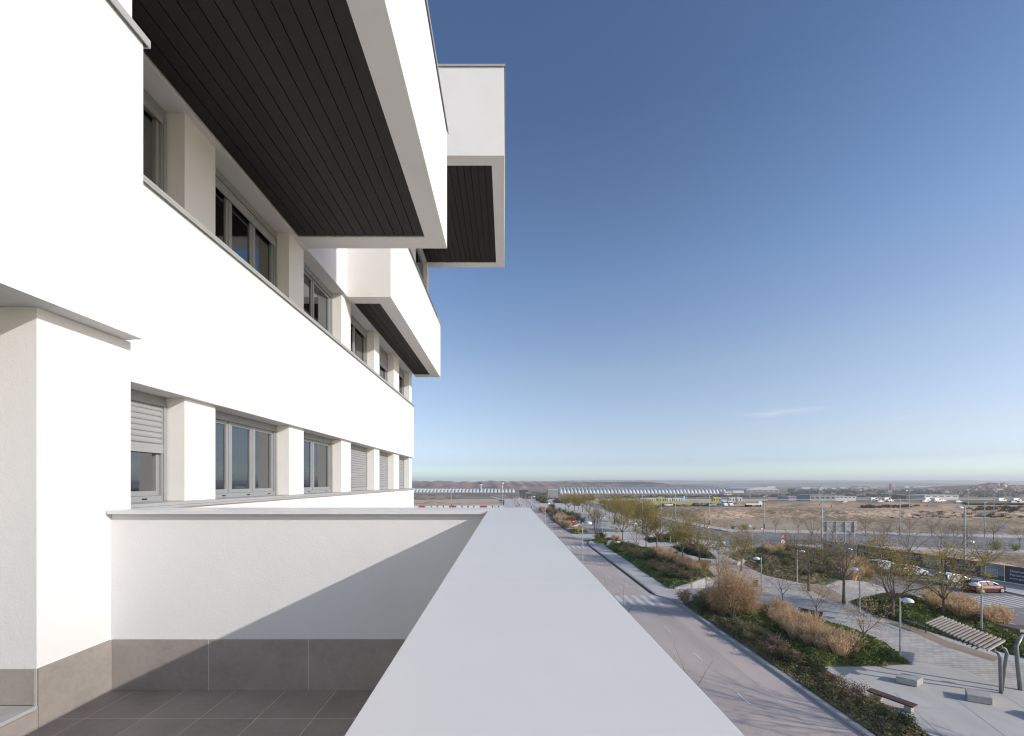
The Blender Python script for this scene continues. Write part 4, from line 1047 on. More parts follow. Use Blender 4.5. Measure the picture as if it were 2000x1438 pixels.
# ---- wooden benches with backs
def park_bench():
    t = thing('wooden_bench', 'wooden bench', 'bench')
    b = MB()
    for k in range(4): b.box(-0.9,0.9,-0.25+k*0.125,-0.25+k*0.125+0.10,0.42,0.45)
    obj('seat', b, M['brownwood'], t)
    b = MB()
    for k in range(3): b.obox((-0.9,0.27+k*0.03,0.55+k*0.12), (1.8,0,0), (0,0.03,0), (0,0.02,0.10))
    obj('backrest', b, M['brownwood'], t)
    for x in (-0.7, 0.65):
        b = MB(); b.tube([(x,-0.22,0),(x,-0.22,0.42),(x,0.25,0.42),(x,0.38,0.92)], 0.025, 6); b.tube([(x,0.22,0),(x,0.25,0.42)], 0.025, 6); obj('leg', b, M['darksteel'], t)
    return Proto(t)
pb = park_bench()
for (u, v, rz, lb) in ((1313,1088,-0.9,'wooden bench by the curved path, farthest of three'),(1326,1092,-0.9,'wooden bench by the curved path, middle of three'),(1375,1106,-0.9,'wooden bench at the foot of the right olive tree, nearest of three'),(1366,1035,0.3,'dark bench on the pavement before the dirt lot')):
    x, y = G(u, v, KH); pb.put((x, y, KH+0.005), rz, 1, lb)
t = thing('lounge_bench', 'dark tilted lounging bench of slats behind the straw grass row', 'bench', (*G(1580,1212,KH), KH+0.005), -0.9)
b = MB()
for k in range(9): b.obox((-0.95,-0.5+k*0.12,0.25+k*0.07), (1.9,0,0), (0,0.095,0.05), (0,-0.01,0.03))
obj('seat', b, M['darksteel'], t)
for x in (-0.7,0.7):
    b = MB(); b.tube([(x,-0.4,0),(x,-0.4,0.28)], 0.03, 6); obj('leg', b, M['darksteel'], t)
    b = MB(); b.tube([(x,0.4,0),(x,0.45,0.78)], 0.03, 6); obj('leg', b, M['darksteel'], t)
# low rails beside the path
def rail(p, q, label, n=4):
    p, q = Vector((*p, KH)), Vector((*q, KH)); t = thing('low_rail', label, 'railing', tuple(p)); d = q-p
    b = MB(); b.tube([Vector((0,0,0.8)), d+Vector((0,0,0.8))], 0.035, 6); obj('top_rail', b, M['darksteel'], t)
    b = MB(); b.obox(Vector((0,0,0.45)), d, Vector((-d.y,d.x,0)).normalized()*0.3, (0,0,0.05)); obj('seat_rail', b, M['darksteel'], t)
    for k in range(n):
        b = MB(); s = d*(k/(n-1)); b.tube([s, s+Vector((0,0,0.8))], 0.035, 6); obj('post', b, M['darksteel'], t)
rail(G(1764,1221,KH), G(1808,1237,KH), 'dark steel leaning rail beside the green bed, in front of the pergola')
rail(G(1728,1203,KH), G(1744,1212,KH), 'short dark rail at the foot of the forked olive tree', 3)
rail(G(1150,1041,KH), G(1205,1043,KH), 'low rail across the avenue entrance beyond the side street', 6)

t = thing('litter_bin', 'dark upright litter bin beside the paved path', 'bin', (*G(1476,1147,KH), KH))
b = MB(); b.lathe([(0.001,0.06),(0.24,0.06),(0.27,0.85),(0.25,0.85),(0.23,0.5),(0.001,0.5)], (0,0,0), 14); obj('body', b, M['darksteel'], t)
b = MB(); b.tube([(0.28,0,0),(0.28,0,1.05)], 0.03, 6); obj('post', b, M['darksteel'], t)

# ---- pale concrete ramp walls
def wedge(name, pts, hs, th, label, cat='ramp wall'):
    b = MB(); secs = []
    for i, (p, h) in enumerate(zip(pts, hs)):
        a = Vector(pts[max(0,i-1)]); c = Vector(pts[min(len(pts)-1,i+1)]); d = (c-a).normalized(); n = Vector((-d.y,d.x))*th
        p = Vector(p); q = p+n
        secs.append([(p.x,p.y,KH-0.02),(p.x,p.y,KH+h),(q.x,q.y,KH+h),(q.x,q.y,KH-0.02)])
    b.loft(secs); o = obj(name, b, M['ramp']); tag(o, label, cat); return o
wedge('ramp_wall', P((1319,1153),(1350,1152),(1376,1150),(1385,1149),(1402,1147)), [0.12,0.62,1.10,1.2,0.25], 0.35, 'pale concrete wedge wall with a pointed top at the wide end of the bed')
wedge('curved_wall', P((1614,1146),(1635,1147),(1660,1148),(1690,1149),(1728,1151)), [0.05,0.55,0.72,0.55,0.05], 0.4, 'low pale curved concrete wall in front of the tan grasses')
wedge('ramp_wall', P((1222,1061),(1205,1062),(1190,1063)), [0.5,0.4,0.05], 0.3, 'small pale wedge wall behind the parked motorbike')
wedge('ramp_wall', P((1105,1033),(1125,1030),(1133,1029)), [0.05,0.5,0.9], 0.3, 'pale wedge wall at the end of the bed beyond the side street')
wedge('ramp_wall', P((1440,1106),(1452,1104),(1462,1100)), [0.4,0.8,0.1], 0.3, 'small pale wedge wall at the foot of the rounded olive tree')
M['bag'] = mat('white_plastic', (0.78,0.78,0.78), 0.5)
b = MB(); r = random.Random(4)
for k in range(3):
    c = Vector((r.uniform(-.25,.25), r.uniform(-.18,.18), 0.13)); pr = [(0.001,-0.13),(0.16,-0.11),(0.2,0.0),(0.13,0.1),(0.001,0.13)]
    q = MB(); q.lathe(pr, (0,0,0), 9); q.v = [(c.x+a+r.uniform(-.03,.03), c.y+bb+r.uniform(-.03,.03), c.z+zc+r.uniform(-.02,.02)) for a,bb,zc in q.v]
    o = len(b.v); b.v += q.v; b.f += [tuple(o+i for i in f) for f in q.f]; b.mi += q.mi
o = obj('white_bag', b, M['bag'], loc=(*G(1637,1344,KH), KH+0.03)); tag(o, 'crumpled white plastic bag at the plaza edge beside the verge', 'bag')

# ---- traffic signs
def sign_post(u, v, h, label, cat='traffic sign', z=KH, rz=0.0):
    t = thing('traffic_sign', label, cat, (*G(u, v, z), z), rz)
    b = MB(); b.tube([(0,0,0),(0,0,h)], 0.035, 6); obj('pole', b, M['galv'], t); return t
def disc(r, y, z, n=20): q = MB(); q.tube([(0,y,z),(0,y-0.012,z)], r, n); return q
def tri(r, y, z, flip=1): q = MB(); q.obox; pts = [(0,flip*r),(-0.87*r,-flip*0.5*r),(0.87*r,-flip*0.5*r)]; q.loft([[(a,y,z+c) for a,c in pts],[(a,y-0.012,z+c) for a,c in pts]]); return q
def text_mesh(s, size, depth=0.004, align='LEFT'):
    c = bpy.data.curves.new('lettering', 'FONT'); c.body = s; c.size = size; c.extrude = depth; c.align_x = align; c.resolution_u = 3; c.space_line = 1.15
    o = bpy.data.objects.new('lettering', c); tmp = bpy.data.scenes.new('lettering'); tmp.collection.objects.link(o)
    with bpy.context.temp_override(scene=tmp, view_layer=tmp.view_layers[0]): dg = bpy.context.evaluated_depsgraph_get()
    me = bpy.data.meshes.new_from_object(o.evaluated_get(dg))
    bpy.data.objects.remove(o); bpy.data.curves.remove(c); bpy.data.scenes.remove(tmp); return me
def lettering(s, size, parent, M_, m='wt', align='LEFT', bold=0.0):
    me = text_mesh(s, size, 0.004, align); me.transform(M_); me.materials.clear(); me.materials.append(M[m])
    o = bpy.data.objects.new('lettering', me); col.objects.link(o); o.parent = parent; return o
UP = Matrix(((1,0,0,0),(0,0,-1,0),(0,1,0,0),(0,0,0,1)))     # text plane -> upright, facing -y
t = sign_post(1529,1077, 2.85, 'red and white warning triangle above a round speed limit sign', z=0.0)
f = obj('sign_plate', tri(0.62,-0.04,2.75), M['red'], t); obj('sign_face', tri(0.40,-0.053,2.74), M['wt'], f)
f = obj('sign_plate', disc(0.50,-0.04,1.85), M['red'], t); obj('sign_face', disc(0.37,-0.053,1.85), M['wt'], f)
lettering('30', 0.42, f, Matrix.Translation((0,-0.072,1.70)) @ UP, 'black', 'CENTER')
t = sign_post(1120,1035, 2.3, 'round red no entry sign beside the tan grasses'); f = obj('sign_plate', disc(0.55,-0.04,2.2), M['red'], t)
q = MB(); q.box(-0.36,0.36,-0.062,-0.053,2.12,2.28); obj('sign_bar', q, M['wt'], f)
t = sign_post(1095,1024, 2.6, 'small grey and blue sign plate among the tan grasses'); q = MB(); q.box(-0.3,0.3,-0.06,-0.04,2.0,2.7); f = obj('sign_plate', q, M['galv'], t); q = MB(); q.box(-0.12,0.12,-0.07,-0.061,2.1,2.6); obj('sign_face', q, M['blue'], f)
for (u, v, lb) in ((1384,1048,'give way triangle on the pavement at the end of the avenue'),(1488,1052,'give way triangle on the far pavement left of the sign board')):
    t = sign_post(u, v, 2.4, lb); f = obj('sign_plate', tri(0.55,-0.04,2.2,-1), M['red'], t); obj('sign_face', tri(0.35,-0.053,2.2,-1), M['wt'], f)
t = sign_post(1958,1049, 2.8, 'small square blue sign on a post at the far pavement'); q = MB(); q.box(-0.45,0.45,-0.06,-0.04,1.9,2.8); f = obj('sign_plate', q, M['blue'], t)
# big sign board seen from behind
x, y = G(1641,1061); wB = 62*y/F
t = thing('road_sign_board', 'large grey road sign board seen from behind on steel posts', 'sign board', (x, y, 0.1), -0.1)
zb, zt_ = (1061-1041)*y/F, (1061-1019)*y/F
for k in range(4):
    b = MB(); b.box(-wB/2+k*wB/4, -wB/2+(k+1)*wB/4-0.05, 0, 0.05, zb, zt_); obj('panel', b, M['galv'], t)
for k in range(4):
    xx = -wB/2+wB*(0.1+0.266*k); b = MB(); b.box(xx-0.09, xx+0.09, -0.2, -0.035, 0, zt_-0.1); obj('post', b, M['galv'], t)
for zz in (zb+0.25, (zb+zt_)/2, zt_-0.3):
    b = MB(); b.box(-wB/2+0.05, wB/2-0.1, -0.03, -0.003, zz, zz+0.1); obj('stiffener', b, M['steelgrey'], t)
b = MB(); b.tube([(-wB/2-0.3,-0.1,0),(-wB/2-0.3,-0.1,zt_+2.6)], 0.11, 8); obj('mast', b, M['galv'], t)
# goal-like frame
x, y = G(1852,1047); x2, y2 = G(1890,1049)
t = thing('goal_frame', 'pale metal frame like a goal on the far pavement', 'frame', (x, y, KH))
d = Vector((x2-x, y2-y, 0))
for s in (Vector((0,0,0)), d*0.5, d):
    b = MB(); b.tube([s, s+Vector((0,0,2.2))], 0.08, 8); obj('post', b, M['galv'], t)
b = MB(); b.tube([Vector((0,0,2.2)), d+Vector((0,0,2.2))], 0.08, 8); obj('crossbar', b, M['galv'], t)

# ================================================================ printed hoarding along the parking street
M['navy'] = mat('navy_hoarding', (0.065,0.071,0.088), 0.55, 0, 0.12, 0.8)
M['navyfoot'] = mat('hoarding_foot', (0.05,0.052,0.06), 0.7, 0, 0.15, 0.8)
M['picgrey'] = mat('printed_picture', (0.27,0.28,0.30), 0.6, 0, 0.25, 0.9)
M['picgreen'] = mat('printed_lawn', (0.10,0.12,0.05), 0.6, 0, 0.35, 1.1)
M['picpale'] = mat('printed_block', (0.48,0.47,0.49), 0.6, 0, 0.1, 2)
M['picdark'] = mat('printed_window', (0.16,0.16,0.19), 0.6)
for nm, c in (('e1',(0.02,0.25,0.06)),('e2',(0.12,0.36,0.06)),('e3',(0.45,0.42,0.05)),('e4',(0.6,0.28,0.03)),('e5',(0.6,0.10,0.03)),('e6',(0.5,0.03,0.03))): M[nm] = mat('energy_'+nm, c, 0.6, 0, 0.03)
A = Vector((65.3,50.6)); Bv = Vector((60.15,72.3))
hd = (Bv-A).normalized(); HH = 2.15
def along(d): return A + hd*d
def hoarding(d0, d1, label, base='navy', face=None):
    """panel from d0 (near) to d1 (far) metres along the fence; local x runs left to right on its printed face"""
    p = along(d1); t = thing('hoarding_panel', label, 'hoarding', (p.x, p.y, KH), math.atan2(-hd.y, -hd.x)); L = d1-d0
    b = MB(); b.box(0.02, L-0.02, 0.0, 0.05, 0.05, HH); f = obj('panel', b, M[base], t)
    for x in (0.3, L/2, L-0.3):
        b = MB(); b.tube([(x,0.09,0),(x,0.09,HH-0.1)], 0.04, 6); obj('post', b, M['galv'], t)
    return t, f, L
def put_text(f, s, x, z, size): lettering(s, size, f, Matrix.Translation((x, -0.008, z)) @ UP)
def picture(f, L, seed):
    r = random.Random(seed); g = MB(); g.box(0.05, L-0.05, -0.006, -0.001, 0.08, 0.7); obj('printed_lawn', g, M['picgreen'], f)
    bl = MB(); wn = MB(); x = 0.35
    while x < L-0.8:
        w = r.uniform(0.5, 0.95); h = r.uniform(0.8, 1.35); z = r.uniform(0.3, 0.5); bl.box(x, x+w, -0.012, -0.0065, z, z+h)
        for i in range(int(h/0.2)):
            for j in range(3): wn.box(x+0.08+j*w/3.2, x+0.08+j*w/3.2+w/6, -0.016, -0.0125, z+0.1+i*0.19, z+0.19+i*0.19)
        x += w*r.uniform(0.9, 1.25)
    obj('printed_block', bl, M['picpale'], f); obj('printed_window', wn, M['picdark'], f)
t, f, L = hoarding(-6.0, 2.6, 'dark hoarding panel lettered Diseñamos Pensando en, cut by the photo edge')
put_text(f, 'Diseñamos\nPensando en ti', 0.45, 1.40, 0.42); put_text(f, 'www.gestilar.com', 0.45, 0.50, 0.36)
t, f, L = hoarding(2.6, 4.85, 'pictured hoarding panel of pale apartment blocks on lawn, right of the phone panel', 'picgrey'); picture(f, L, 1)
t, f, L = hoarding(4.85, 9.2, 'dark hoarding panel with white swirl logo and a phone number')
put_text(f, 'Llámanos al', 1.75, 1.30, 0.30); put_text(f, '91 5 06 06', 1.55, 0.78, 0.50)
lg = MB(); gx, gz, gr = 0.95, 1.22, 0.30
for k in range(22):
    a0 = math.radians(60+k*13); a1 = math.radians(60+(k+1)*13+1); w0 = 0.05+0.09*k/22
    q = [(gx+gr*math.cos(a0), gz+gr*math.sin(a0)), (gx+gr*math.cos(a1), gz+gr*math.sin(a1)), (gx+(gr-w0)*math.cos(a1), gz+(gr-w0)*math.sin(a1)), (gx+(gr-w0)*math.cos(a0), gz+(gr-w0)*math.sin(a0))]
    lg.face([(x_, -0.006, z_) for x_, z_ in q])
obj('logo', lg, M['wt'], f)
t, f, L = hoarding(9.2, 11.3, 'grey pictured hoarding panel between the energy and phone panels', 'picgrey'); picture(f, L, 2)
t, f, L = hoarding(11.3, 17.5, 'dark hoarding panel with energy label house and Calificación energética A')
put_text(f, '-Calificación energética A\n-Grandes zonas comunes\n-Jardín de gran tamaño', 2.45, 1.45, 0.29)
hs = MB()
hx = 0.65
for q in ([(hx,0.55),(hx+0.07,0.55),(hx+0.07,1.25),(hx,1.25)], [(hx-0.2,1.22),(hx-0.1,1.22),(hx+0.5,1.86),(hx+0.5,1.97)], [(hx+0.5,1.97),(hx+0.5,1.86),(hx+0.85,1.48),(hx+0.93,1.53)], [(hx+0.07,0.55),(hx+0.75,0.55),(hx+0.75,0.62),(hx+0.07,0.62)]):
    hs.face([(x_, -0.006, z_) for x_, z_ in q])
ho = obj('energy_house', hs, M['wt'], f); put_text(f, 'A', hx+0.27, 1.12, 0.42); put_text(f, 'C', hx+0.27, 0.68, 0.34)
for k in range(6):
    q = MB(); x0 = hx+0.95-0.02*k; q.box(x0-0.15+0.05*k, x0+0.12+0.11*k, -0.007, -0.001, 1.62-k*0.21, 1.79-k*0.21); obj('energy_bar', q, M['e%d' % (k+1)], f)
t, f, L = hoarding(17.5, 20.6, 'dark hoarding panel lettered de Molinos, half hidden by trees')
put_text(f, 'Valdelas de Molinos\nZonas Comunes\nPiscina', 0.25, 1.42, 0.28)
t, f, L = hoarding(20.6, 23.5, 'pale printed hoarding panel at the far end of the row', 'picpale'); put_text(f, 'G 2C', 0.4, 1.2, 0.5)
t, f, L = hoarding(23.5, 26.6, 'white and pink printed hoarding panel at the corner', 'picpale'); q = MB(); q.box(0.2,1.7,-0.006,-0.001,1.0,1.5); obj('printed_band', q, M['e6'], f)

# ================================================================ vehicles
def paint_mat(name, c):
    m = bpy.data.materials.new(name); t, p, o = nodes_of(m); n = noise(t, 3, 3)
    t.links.new(ramp(t, n, [(0.3, [k*.96 for k in c]), (0.7, c)]), p.inputs['Base Color']); p.inputs['Roughness'].default_value = 0.28
    p.inputs['Coat Weight'].default_value = 0.6; p.inputs['Coat Roughness'].default_value = 0.06; return m
M['carwhite'] = paint_mat('white_car_paint', (0.72,0.73,0.74)); M['carred'] = paint_mat('dark_red_car_paint', (0.115,0.009,0.026)); M['cargrey'] = paint_mat('grey_car_paint', (0.20,0.21,0.22))
M['carglass'] = mat('car_glass', (0.025,0.03,0.033), 0.08, 0, 0.02, spec=0.8); M['tyre'] = mat('tyre_rubber', (0.02,0.02,0.02), 0.85)
M['rim'] = mat('alloy_rim', (0.55,0.56,0.57), 0.3, 0.6, 0.05); M['lens'] = mat('headlight_lens', (0.6,0.62,0.63), 0.1, 0, 0.05); M['redlens'] = mat('tail_light', (0.35,0.02,0.015), 0.2, 0, 0.05)
def car(name, label, paint, kind='hatch'):
    """front towards +x"""
    t = thing(name, label, 'car'); Lh = 2.08
    st = {'hatch': [(-2.05,.42,.80,.74),(-1.98,.26,.98,.82),(-1.5,.20,1.00,.87),(-0.6,.19,.97,.89),(0.3,.19,.95,.89),(0.95,.20,.93,.88),(1.5,.22,.84,.86),(1.92,.26,.70,.79),(2.06,.38,.58,.66)],
          'sedan': [(-2.25,.42,.86,.72),(-2.15,.28,.96,.80),(-1.6,.20,.97,.86),(-0.6,.19,.94,.88),(0.3,.19,.93,.88),(1.0,.20,.90,.87),(1.6,.22,.80,.85),(2.1,.28,.68,.77),(2.24,.38,.56,.62)]}[kind]
    secs = []
    for (x, zb, zt, w) in st:
        m_ = zb+(zt-zb)*.55
        secs.append([(x,-w*.93,zb),(x,-w,m_-.12),(x,-w,m_),(x,-w*.95,zt-.04),(x,-w*.84,zt),(x,w*.84,zt),(x,w*.95,zt-.04),(x,w,m_),(x,w,m_-.12),(x,w*.93,zb)])
    b = MB(); b.loft(secs)
    cs = {'hatch': [(-1.93,.98,.985,.70),(-1.62,.97,1.36,.70),(-0.9,.96,1.455,.72),(-0.1,.95,1.44,.72),(0.35,.94,1.34,.70),(1.02,.92,.93,.70)], 'sedan': [(-1.75,.95,.96,.68),(-1.05,.95,1.33,.68),(-0.6,.94,1.41,.70),(0.0,.93,1.41,.71),(0.45,.92,1.30,.69),(1.15,.90,.91,.68)]}[kind]
    bo = obj('body', b, paint, t, smooth=False)
    g = MB(); g.loft([[(x,-w*1.1,zb),(x,-w*0.90,zb+(zt-zb)*0.90),(x,-w*.72,zt),(x,w*.72,zt),(x,w*0.90,zb+(zt-zb)*0.90),(x,w*1.1,zb)] for x,zb,zt,w in cs]); obj('windows', g, M['carglass'], t)
    r = MB(); r.loft([[(x,-w*.86,zt-.055),(x,-w*.66,zt+.012),(x,w*.66,zt+.012),(x,w*.86,zt-.055)] for x,zb,zt,w in cs[1:-1]])
    for s in (-1,1):
        pil = lambda i: Vector((cs[i][0], s*(cs[i][3]*.87+0.015), cs[i][2]-0.05))
        low = lambda x, w: Vector((x, s*(w*1.1+0.006), .96))
        r.tube([pil(-2), low(1.02,.70)], [0.035,0.045], 5); r.tube([pil(2)+Vector((0.35,0,0)), low(-0.35,.72)], [0.04,0.05], 5); r.tube([pil(1), low(-1.75,.70)], [0.06,0.12], 5)
        r.tube([pil(1), pil(2), pil(3), pil(-2)], 0.028, 5)
    obj('roof', r, paint, t)
    for s in (-1,1):
        for xx in ((-1.28,1.30) if kind == 'hatch' else (-1.36,1.38)):
            w = MB(); w.tube([(xx,s*.72,.31),(xx,s*.895,.31)], 0.315, 20); wo_ = obj('wheel', w, M['tyre'], t)
            w = MB(); w.tube([(xx,s*.80,.31),(xx,s*.905,.31)], 0.21, 14); obj('rim', w, M['rim'], wo_)
        xf = st[-2][0]; w = MB(); w.obox((xf-.28,s*.80-(.1 if s>0 else .0),.60),(.32,-s*.12,-.04),(0,.1,0),(0,0,.13)); obj('headlight', w, M['lens'], t)
        xr = st[1][0]; w = MB(); w.box(xr-.05,xr+.16,min(s*.70,s*.86),max(s*.70,s*.86),.78,.96); obj('tail_light', w, M['redlens'], t)
        w = MB(); w.box(.62,.80,min(s*.88,s*1.06),max(s*.88,s*1.06),.93,1.06); obj('wing_mirror', w, paint, t)
        for xx in (-.45,.45):
            w = MB(); w.box(xx-.1,xx+.08,min(s*.885,s*.915),max(s*.885,s*.915),.76,.79); obj('door_handle', w, M['galv'], t)
    w = MB(); w.box(st[-1][0]-.06,st[-1][0]+.015,-.26,.26,.36,.46); obj('number_plate', w, M['wt'], t)
    w = MB(); w.box(st[-2][0]+.02,st[-1][0]-.02,-.55,.55,.30,.36); w.box(-2.0,2.0,-.80,.80,.14,.20); obj('underbody', w, M['black'], t)
    return t
ang = math.atan2(0.10, 0.99)      # noses towards the hoarding
def cpos(d, off): p = along(d) + Vector((-hd.y, hd.x))*off; return (p.x, p.y, 0.004)
c = car('parked_car', 'dark red hatchback parked nearest along the hoarding', M['carred']); c.location = (57.0,48.9,0.004); c.rotation_euler.z = ang
c = car('parked_car', 'white hatchback behind the wide olive tree, parked between red car and white saloon', M['carwhite']); c.location = (57.2,52.4,0.004); c.rotation_euler.z = ang
c = car('parked_car', 'low white saloon half hidden by the forked olive tree', M['carwhite'], 'sedan'); c.location = (57.0,57.9,0.004); c.rotation_euler.z = ang
c = car('parked_car', 'white hatchback parked farthest along the hoarding', M['carwhite']); c.location = (56.5,61.3,0.004); c.rotation_euler.z = ang
# motorbike
t = thing('motorbike', 'red and white motorbike parked at the corner bed', 'motorbike', (*G(1188,1065,KH), KH+0.003), 0.25)
for xx in (-0.65,0.7):
    w = MB()
    for k in range(18):
        a0, a1 = 2*math.pi*k/18, 2*math.pi*(k+1)/18
        w.tube([(xx+.27*math.cos(a0),0,.31+.27*math.sin(a0)),(xx+.27*math.cos(a1),0,.31+.27*math.sin(a1))], 0.055, 6)
    wo_ = obj('wheel', w, M['tyre'], t); w = MB(); w.tube([(xx,-.03,.31),(xx,.03,.31)], 0.17, 12); obj('rim', w, M['darksteel'], wo_)
w = MB(); w.loft([[(x,-a,z0),(x,-a*.8,z1),(x,a*.8,z1),(x,a,z0)] for x,a,z0,z1 in ((-.2,.12,.40,.80),(.15,.18,.34,.98),(.45,.17,.42,1.0),(.72,.10,.62,1.02))]); obj('fairing', w, M['wt'], t)
w = MB(); w.loft([[(x,-a,z0),(x,-a*.8,z1),(x,a*.8,z1),(x,a,z0)] for x,a,z0,z1 in ((-.95,.08,.86,.98),(-.6,.14,.66,.92),(-.2,.13,.62,.82))]); obj('tail', w, M['red'], t)
w = MB(); w.box(-.55,.0,-.11,.11,.82,.88); obj('seat', w, M['black'], t)
w = MB(); w.tube([(.45,-.36,1.06),(.5,0,1.0),(.45,.36,1.06)], 0.02, 6); obj('handlebar', w, M['black'], t)
w = MB(); w.tube([(.52,0,.98),(.7,0,.31)], 0.045, 6); w.tube([(-.1,0,.5),(-.65,0,.31)], 0.045, 6); obj('fork', w, M['darksteel'], t)
w = MB(); w.loft([[(x,-.11,z),(x,-.11,z+.03),(x,.11,z+.03),(x,.11,z)] for x,z in ((.55,1.0),(.68,1.22))]); obj('windscreen', w, M['carglass'], t)

# wire fence along the dirt lot
def post_fence(p, q, n, h, label):
    p, q = Vector(p), Vector(q); t = thing('wire_fence', label, 'fence', tuple(p)); d = q-p
    for k in range(n):
        s = d*(k/(n-1)); b = MB(); b.tube([s, s+Vector((0,0,h))], 0.045, 5); obj('post', b, M['galv'], t)
    for z in (0.5,1.0,1.5,h-0.05):
        b = MB(); b.tube([Vector((0,0,z)), d+Vector((0,0,z))], 0.012, 4); obj('wire', b, M['galv'], t)
post_fence((62.4,160,0),(64,114.5,0), 16, 1.8, 'thin post and wire fence along the left side of the dirt lot')
post_fence((64,114.2,0),(118,104.2,0), 16, 1.8, 'thin post and wire fence along the front of the dirt lot')
post_fence((66.5,82.5,0.2),(120,74,0.2), 16, 1.8, 'thin post and wire fence between cross street and sandy plot')
# ================================================================ far country
M['farwhite'] = mat('white_metal_roof', (0.50,0.51,0.52), 0.5, 0, 0.06, 0.05)
M['fardark'] = mat('dark_glazing', (0.05,0.055,0.06), 0.3, 0, 0.2, 0.05)
M['fargrey'] = mat('grey_cladding', (0.26,0.265,0.27), 0.6, 0, 0.1, 0.05)
M['orange'] = mat('orange_steel', (0.45,0.16,0.05), 0.6)
M['terracotta'] = mat('terracotta_tiles', (0.33,0.16,0.10), 0.8, 0, 0.25, 0.1)
M['ochre'] = mat('ochre_render', (0.45,0.33,0.23), 0.8, 0, 0.15, 0.1)
M['cream'] = mat('cream_render', (0.62,0.58,0.52), 0.8, 0, 0.1, 0.1)
M['brickred'] = mat('red_brick_wall', (0.28,0.13,0.09), 0.8, 0, 0.2, 0.1)
M['yellow'] = mat('yellow_panel', (0.62,0.38,0.03), 0.5, 0, 0.06, 0.5)
M['limefence'] = mat('lime_hoarding', (0.36,0.36,0.14), 0.6, 0, 0.15, 0.3)
M['skyblue'] = mat('blue_tank', (0.25,0.42,0.60), 0.5)
M['barrier'] = mat('white_barrier', (0.7,0.69,0.67), 0.5)

def hills(name, Y0, prof, depth, m, seed, base=-24, nrm=0.12, nY=22, step=None, rough=0.5):
    """ridge running across the view: prof is a list of (pixel u, height) pairs"""
    r = random.Random(seed); us = [p[0] for p in prof]
    n = step or 160; b = MB(); ph = [r.uniform(0, 6.3) for _ in range(8)]
    def top(u):
        for (a, ha), (c, hc) in zip(prof[:-1], prof[1:]):
            if a <= u <= c: return ha+(hc-ha)*sm(a, c, u)
        return 0
    for j in range(nY+1):
        f = j/nY; Y = Y0+depth*f
        for i in range(n+1):
            u = us[0]+(us[-1]-us[0])*i/n; X = (u-PU)*(Y0+depth*0.5)/F
            k = math.sin(math.pi*min(1, f*1.0))**0.8
            fl = 0.5+0.5*math.sin(X*0.021+ph[0]+2*math.sin(X*0.006+ph[1])+f*3)*math.sin(X*0.047+ph[2]+f*5)
            h = top(u)*k*(1-nrm*2*fl*(1-k)-nrm*0.5*fl) + rough*r.gauss(0,1)*top(u)*0.025
            b.v.append((X, Y, base+max(0,h)))
    for j in range(nY):
        for i in range(n):
            a = j*(n+1)+i; b.f.append((a, a+1, a+n+2, a+n+1)); b.mi.append(0)
    return struct(name, b, m, smooth=True)
def hill_mat(name, stops, sc_=0.006, cliff=None):
    m = bpy.data.materials.new(name); t, p, o = nodes_of(m); n = noise(t, sc_, 8, 0.7, 'World', (1,0.5,2.5))
    c = ramp(t, n, stops)
    if cliff:
        g = t.nodes.new('ShaderNodeNewGeometry'); sp = t.nodes.new('ShaderNodeSeparateXYZ'); t.links.new(g.outputs['Position'], sp.inputs[0])
        mr = t.nodes.new('ShaderNodeMapRange'); mr.inputs[1].default_value = cliff[0]; mr.inputs[2].default_value = cliff[1]; t.links.new(sp.outputs[2], mr.inputs[0])
        n2 = noise(t, 0.0045, 4, 0.6, 'World'); r2 = ramp(t, n2, [(0.52,(0,0,0)),(0.58,(1,1,1))])
        mu = t.nodes.new('ShaderNodeMath'); mu.operation = 'MULTIPLY'; t.links.new(mr.outputs[0], mu.inputs[0]); t.links.new(r2, mu.inputs[1])
        mx = t.nodes.new('ShaderNodeMix'); mx.data_type = 'RGBA'; t.links.new(mu.outputs[0], mx.inputs[0]); t.links.new(c, mx.inputs[6]); mx.inputs[7].default_value = (0.60,0.38,0.27,1); c = mx.outputs[2]
    t.links.new(c, p.inputs['Base Color']); p.inputs['Roughness'].default_value = 1; p.inputs['Specular IOR Level'].default_value = 0
    return m
M['hill'] = hill_mat('scrub_hill', [(0.35,(0.05,0.042,0.033)),(0.5,(0.19,0.14,0.11)),(0.65,(0.36,0.27,0.21))], 0.008, (5, 22))
M['pinehill'] = hill_mat('pine_hill', [(0.35,(0.018,0.026,0.018)),(0.6,(0.04,0.05,0.032))], 0.02)
M['farhill'] = hill_mat('far_plateau', [(0.35,(0.11,0.10,0.08)),(0.55,(0.22,0.19,0.15)),(0.7,(0.33,0.29,0.24))], 0.003)
hills('hills', 2500, [(760,44),(810,54),(860,57),(900,52),(935,54),(960,58),(1000,56),(1030,55),(1060,50),(1110,52),(1140,54),(1160,40),(1200,34),(1300,30),(1340,20)], 1500, M['hill'], 1, -26, 0.35, 30, 300)
hills('hills', 2900, [(1105,10),(1140,38),(1165,46),(1200,44),(1250,47),(1270,44),(1285,38),(1310,20),(1330,4)], 700, M['pinehill'], 2, -26, 0.1, 18, 200, 1.2)
hills('hills', 6200, [(1000,60),(1150,90),(1185,96),(1260,90),(1400,84),(1550,88),(1700,84),(1850,86),(2000,78),(2100,76)], 2600, M['farhill'], 3, -28, 0.15, 16, 200)
hills('hills', 4200, [(1280,20),(1400,28),(1500,30),(1560,36),(1620,44),(1700,47),(1760,42),(1850,28),(1950,20),(2100,20)], 1500, M['farhill'], 4, -26, 0.3, 16, 200)

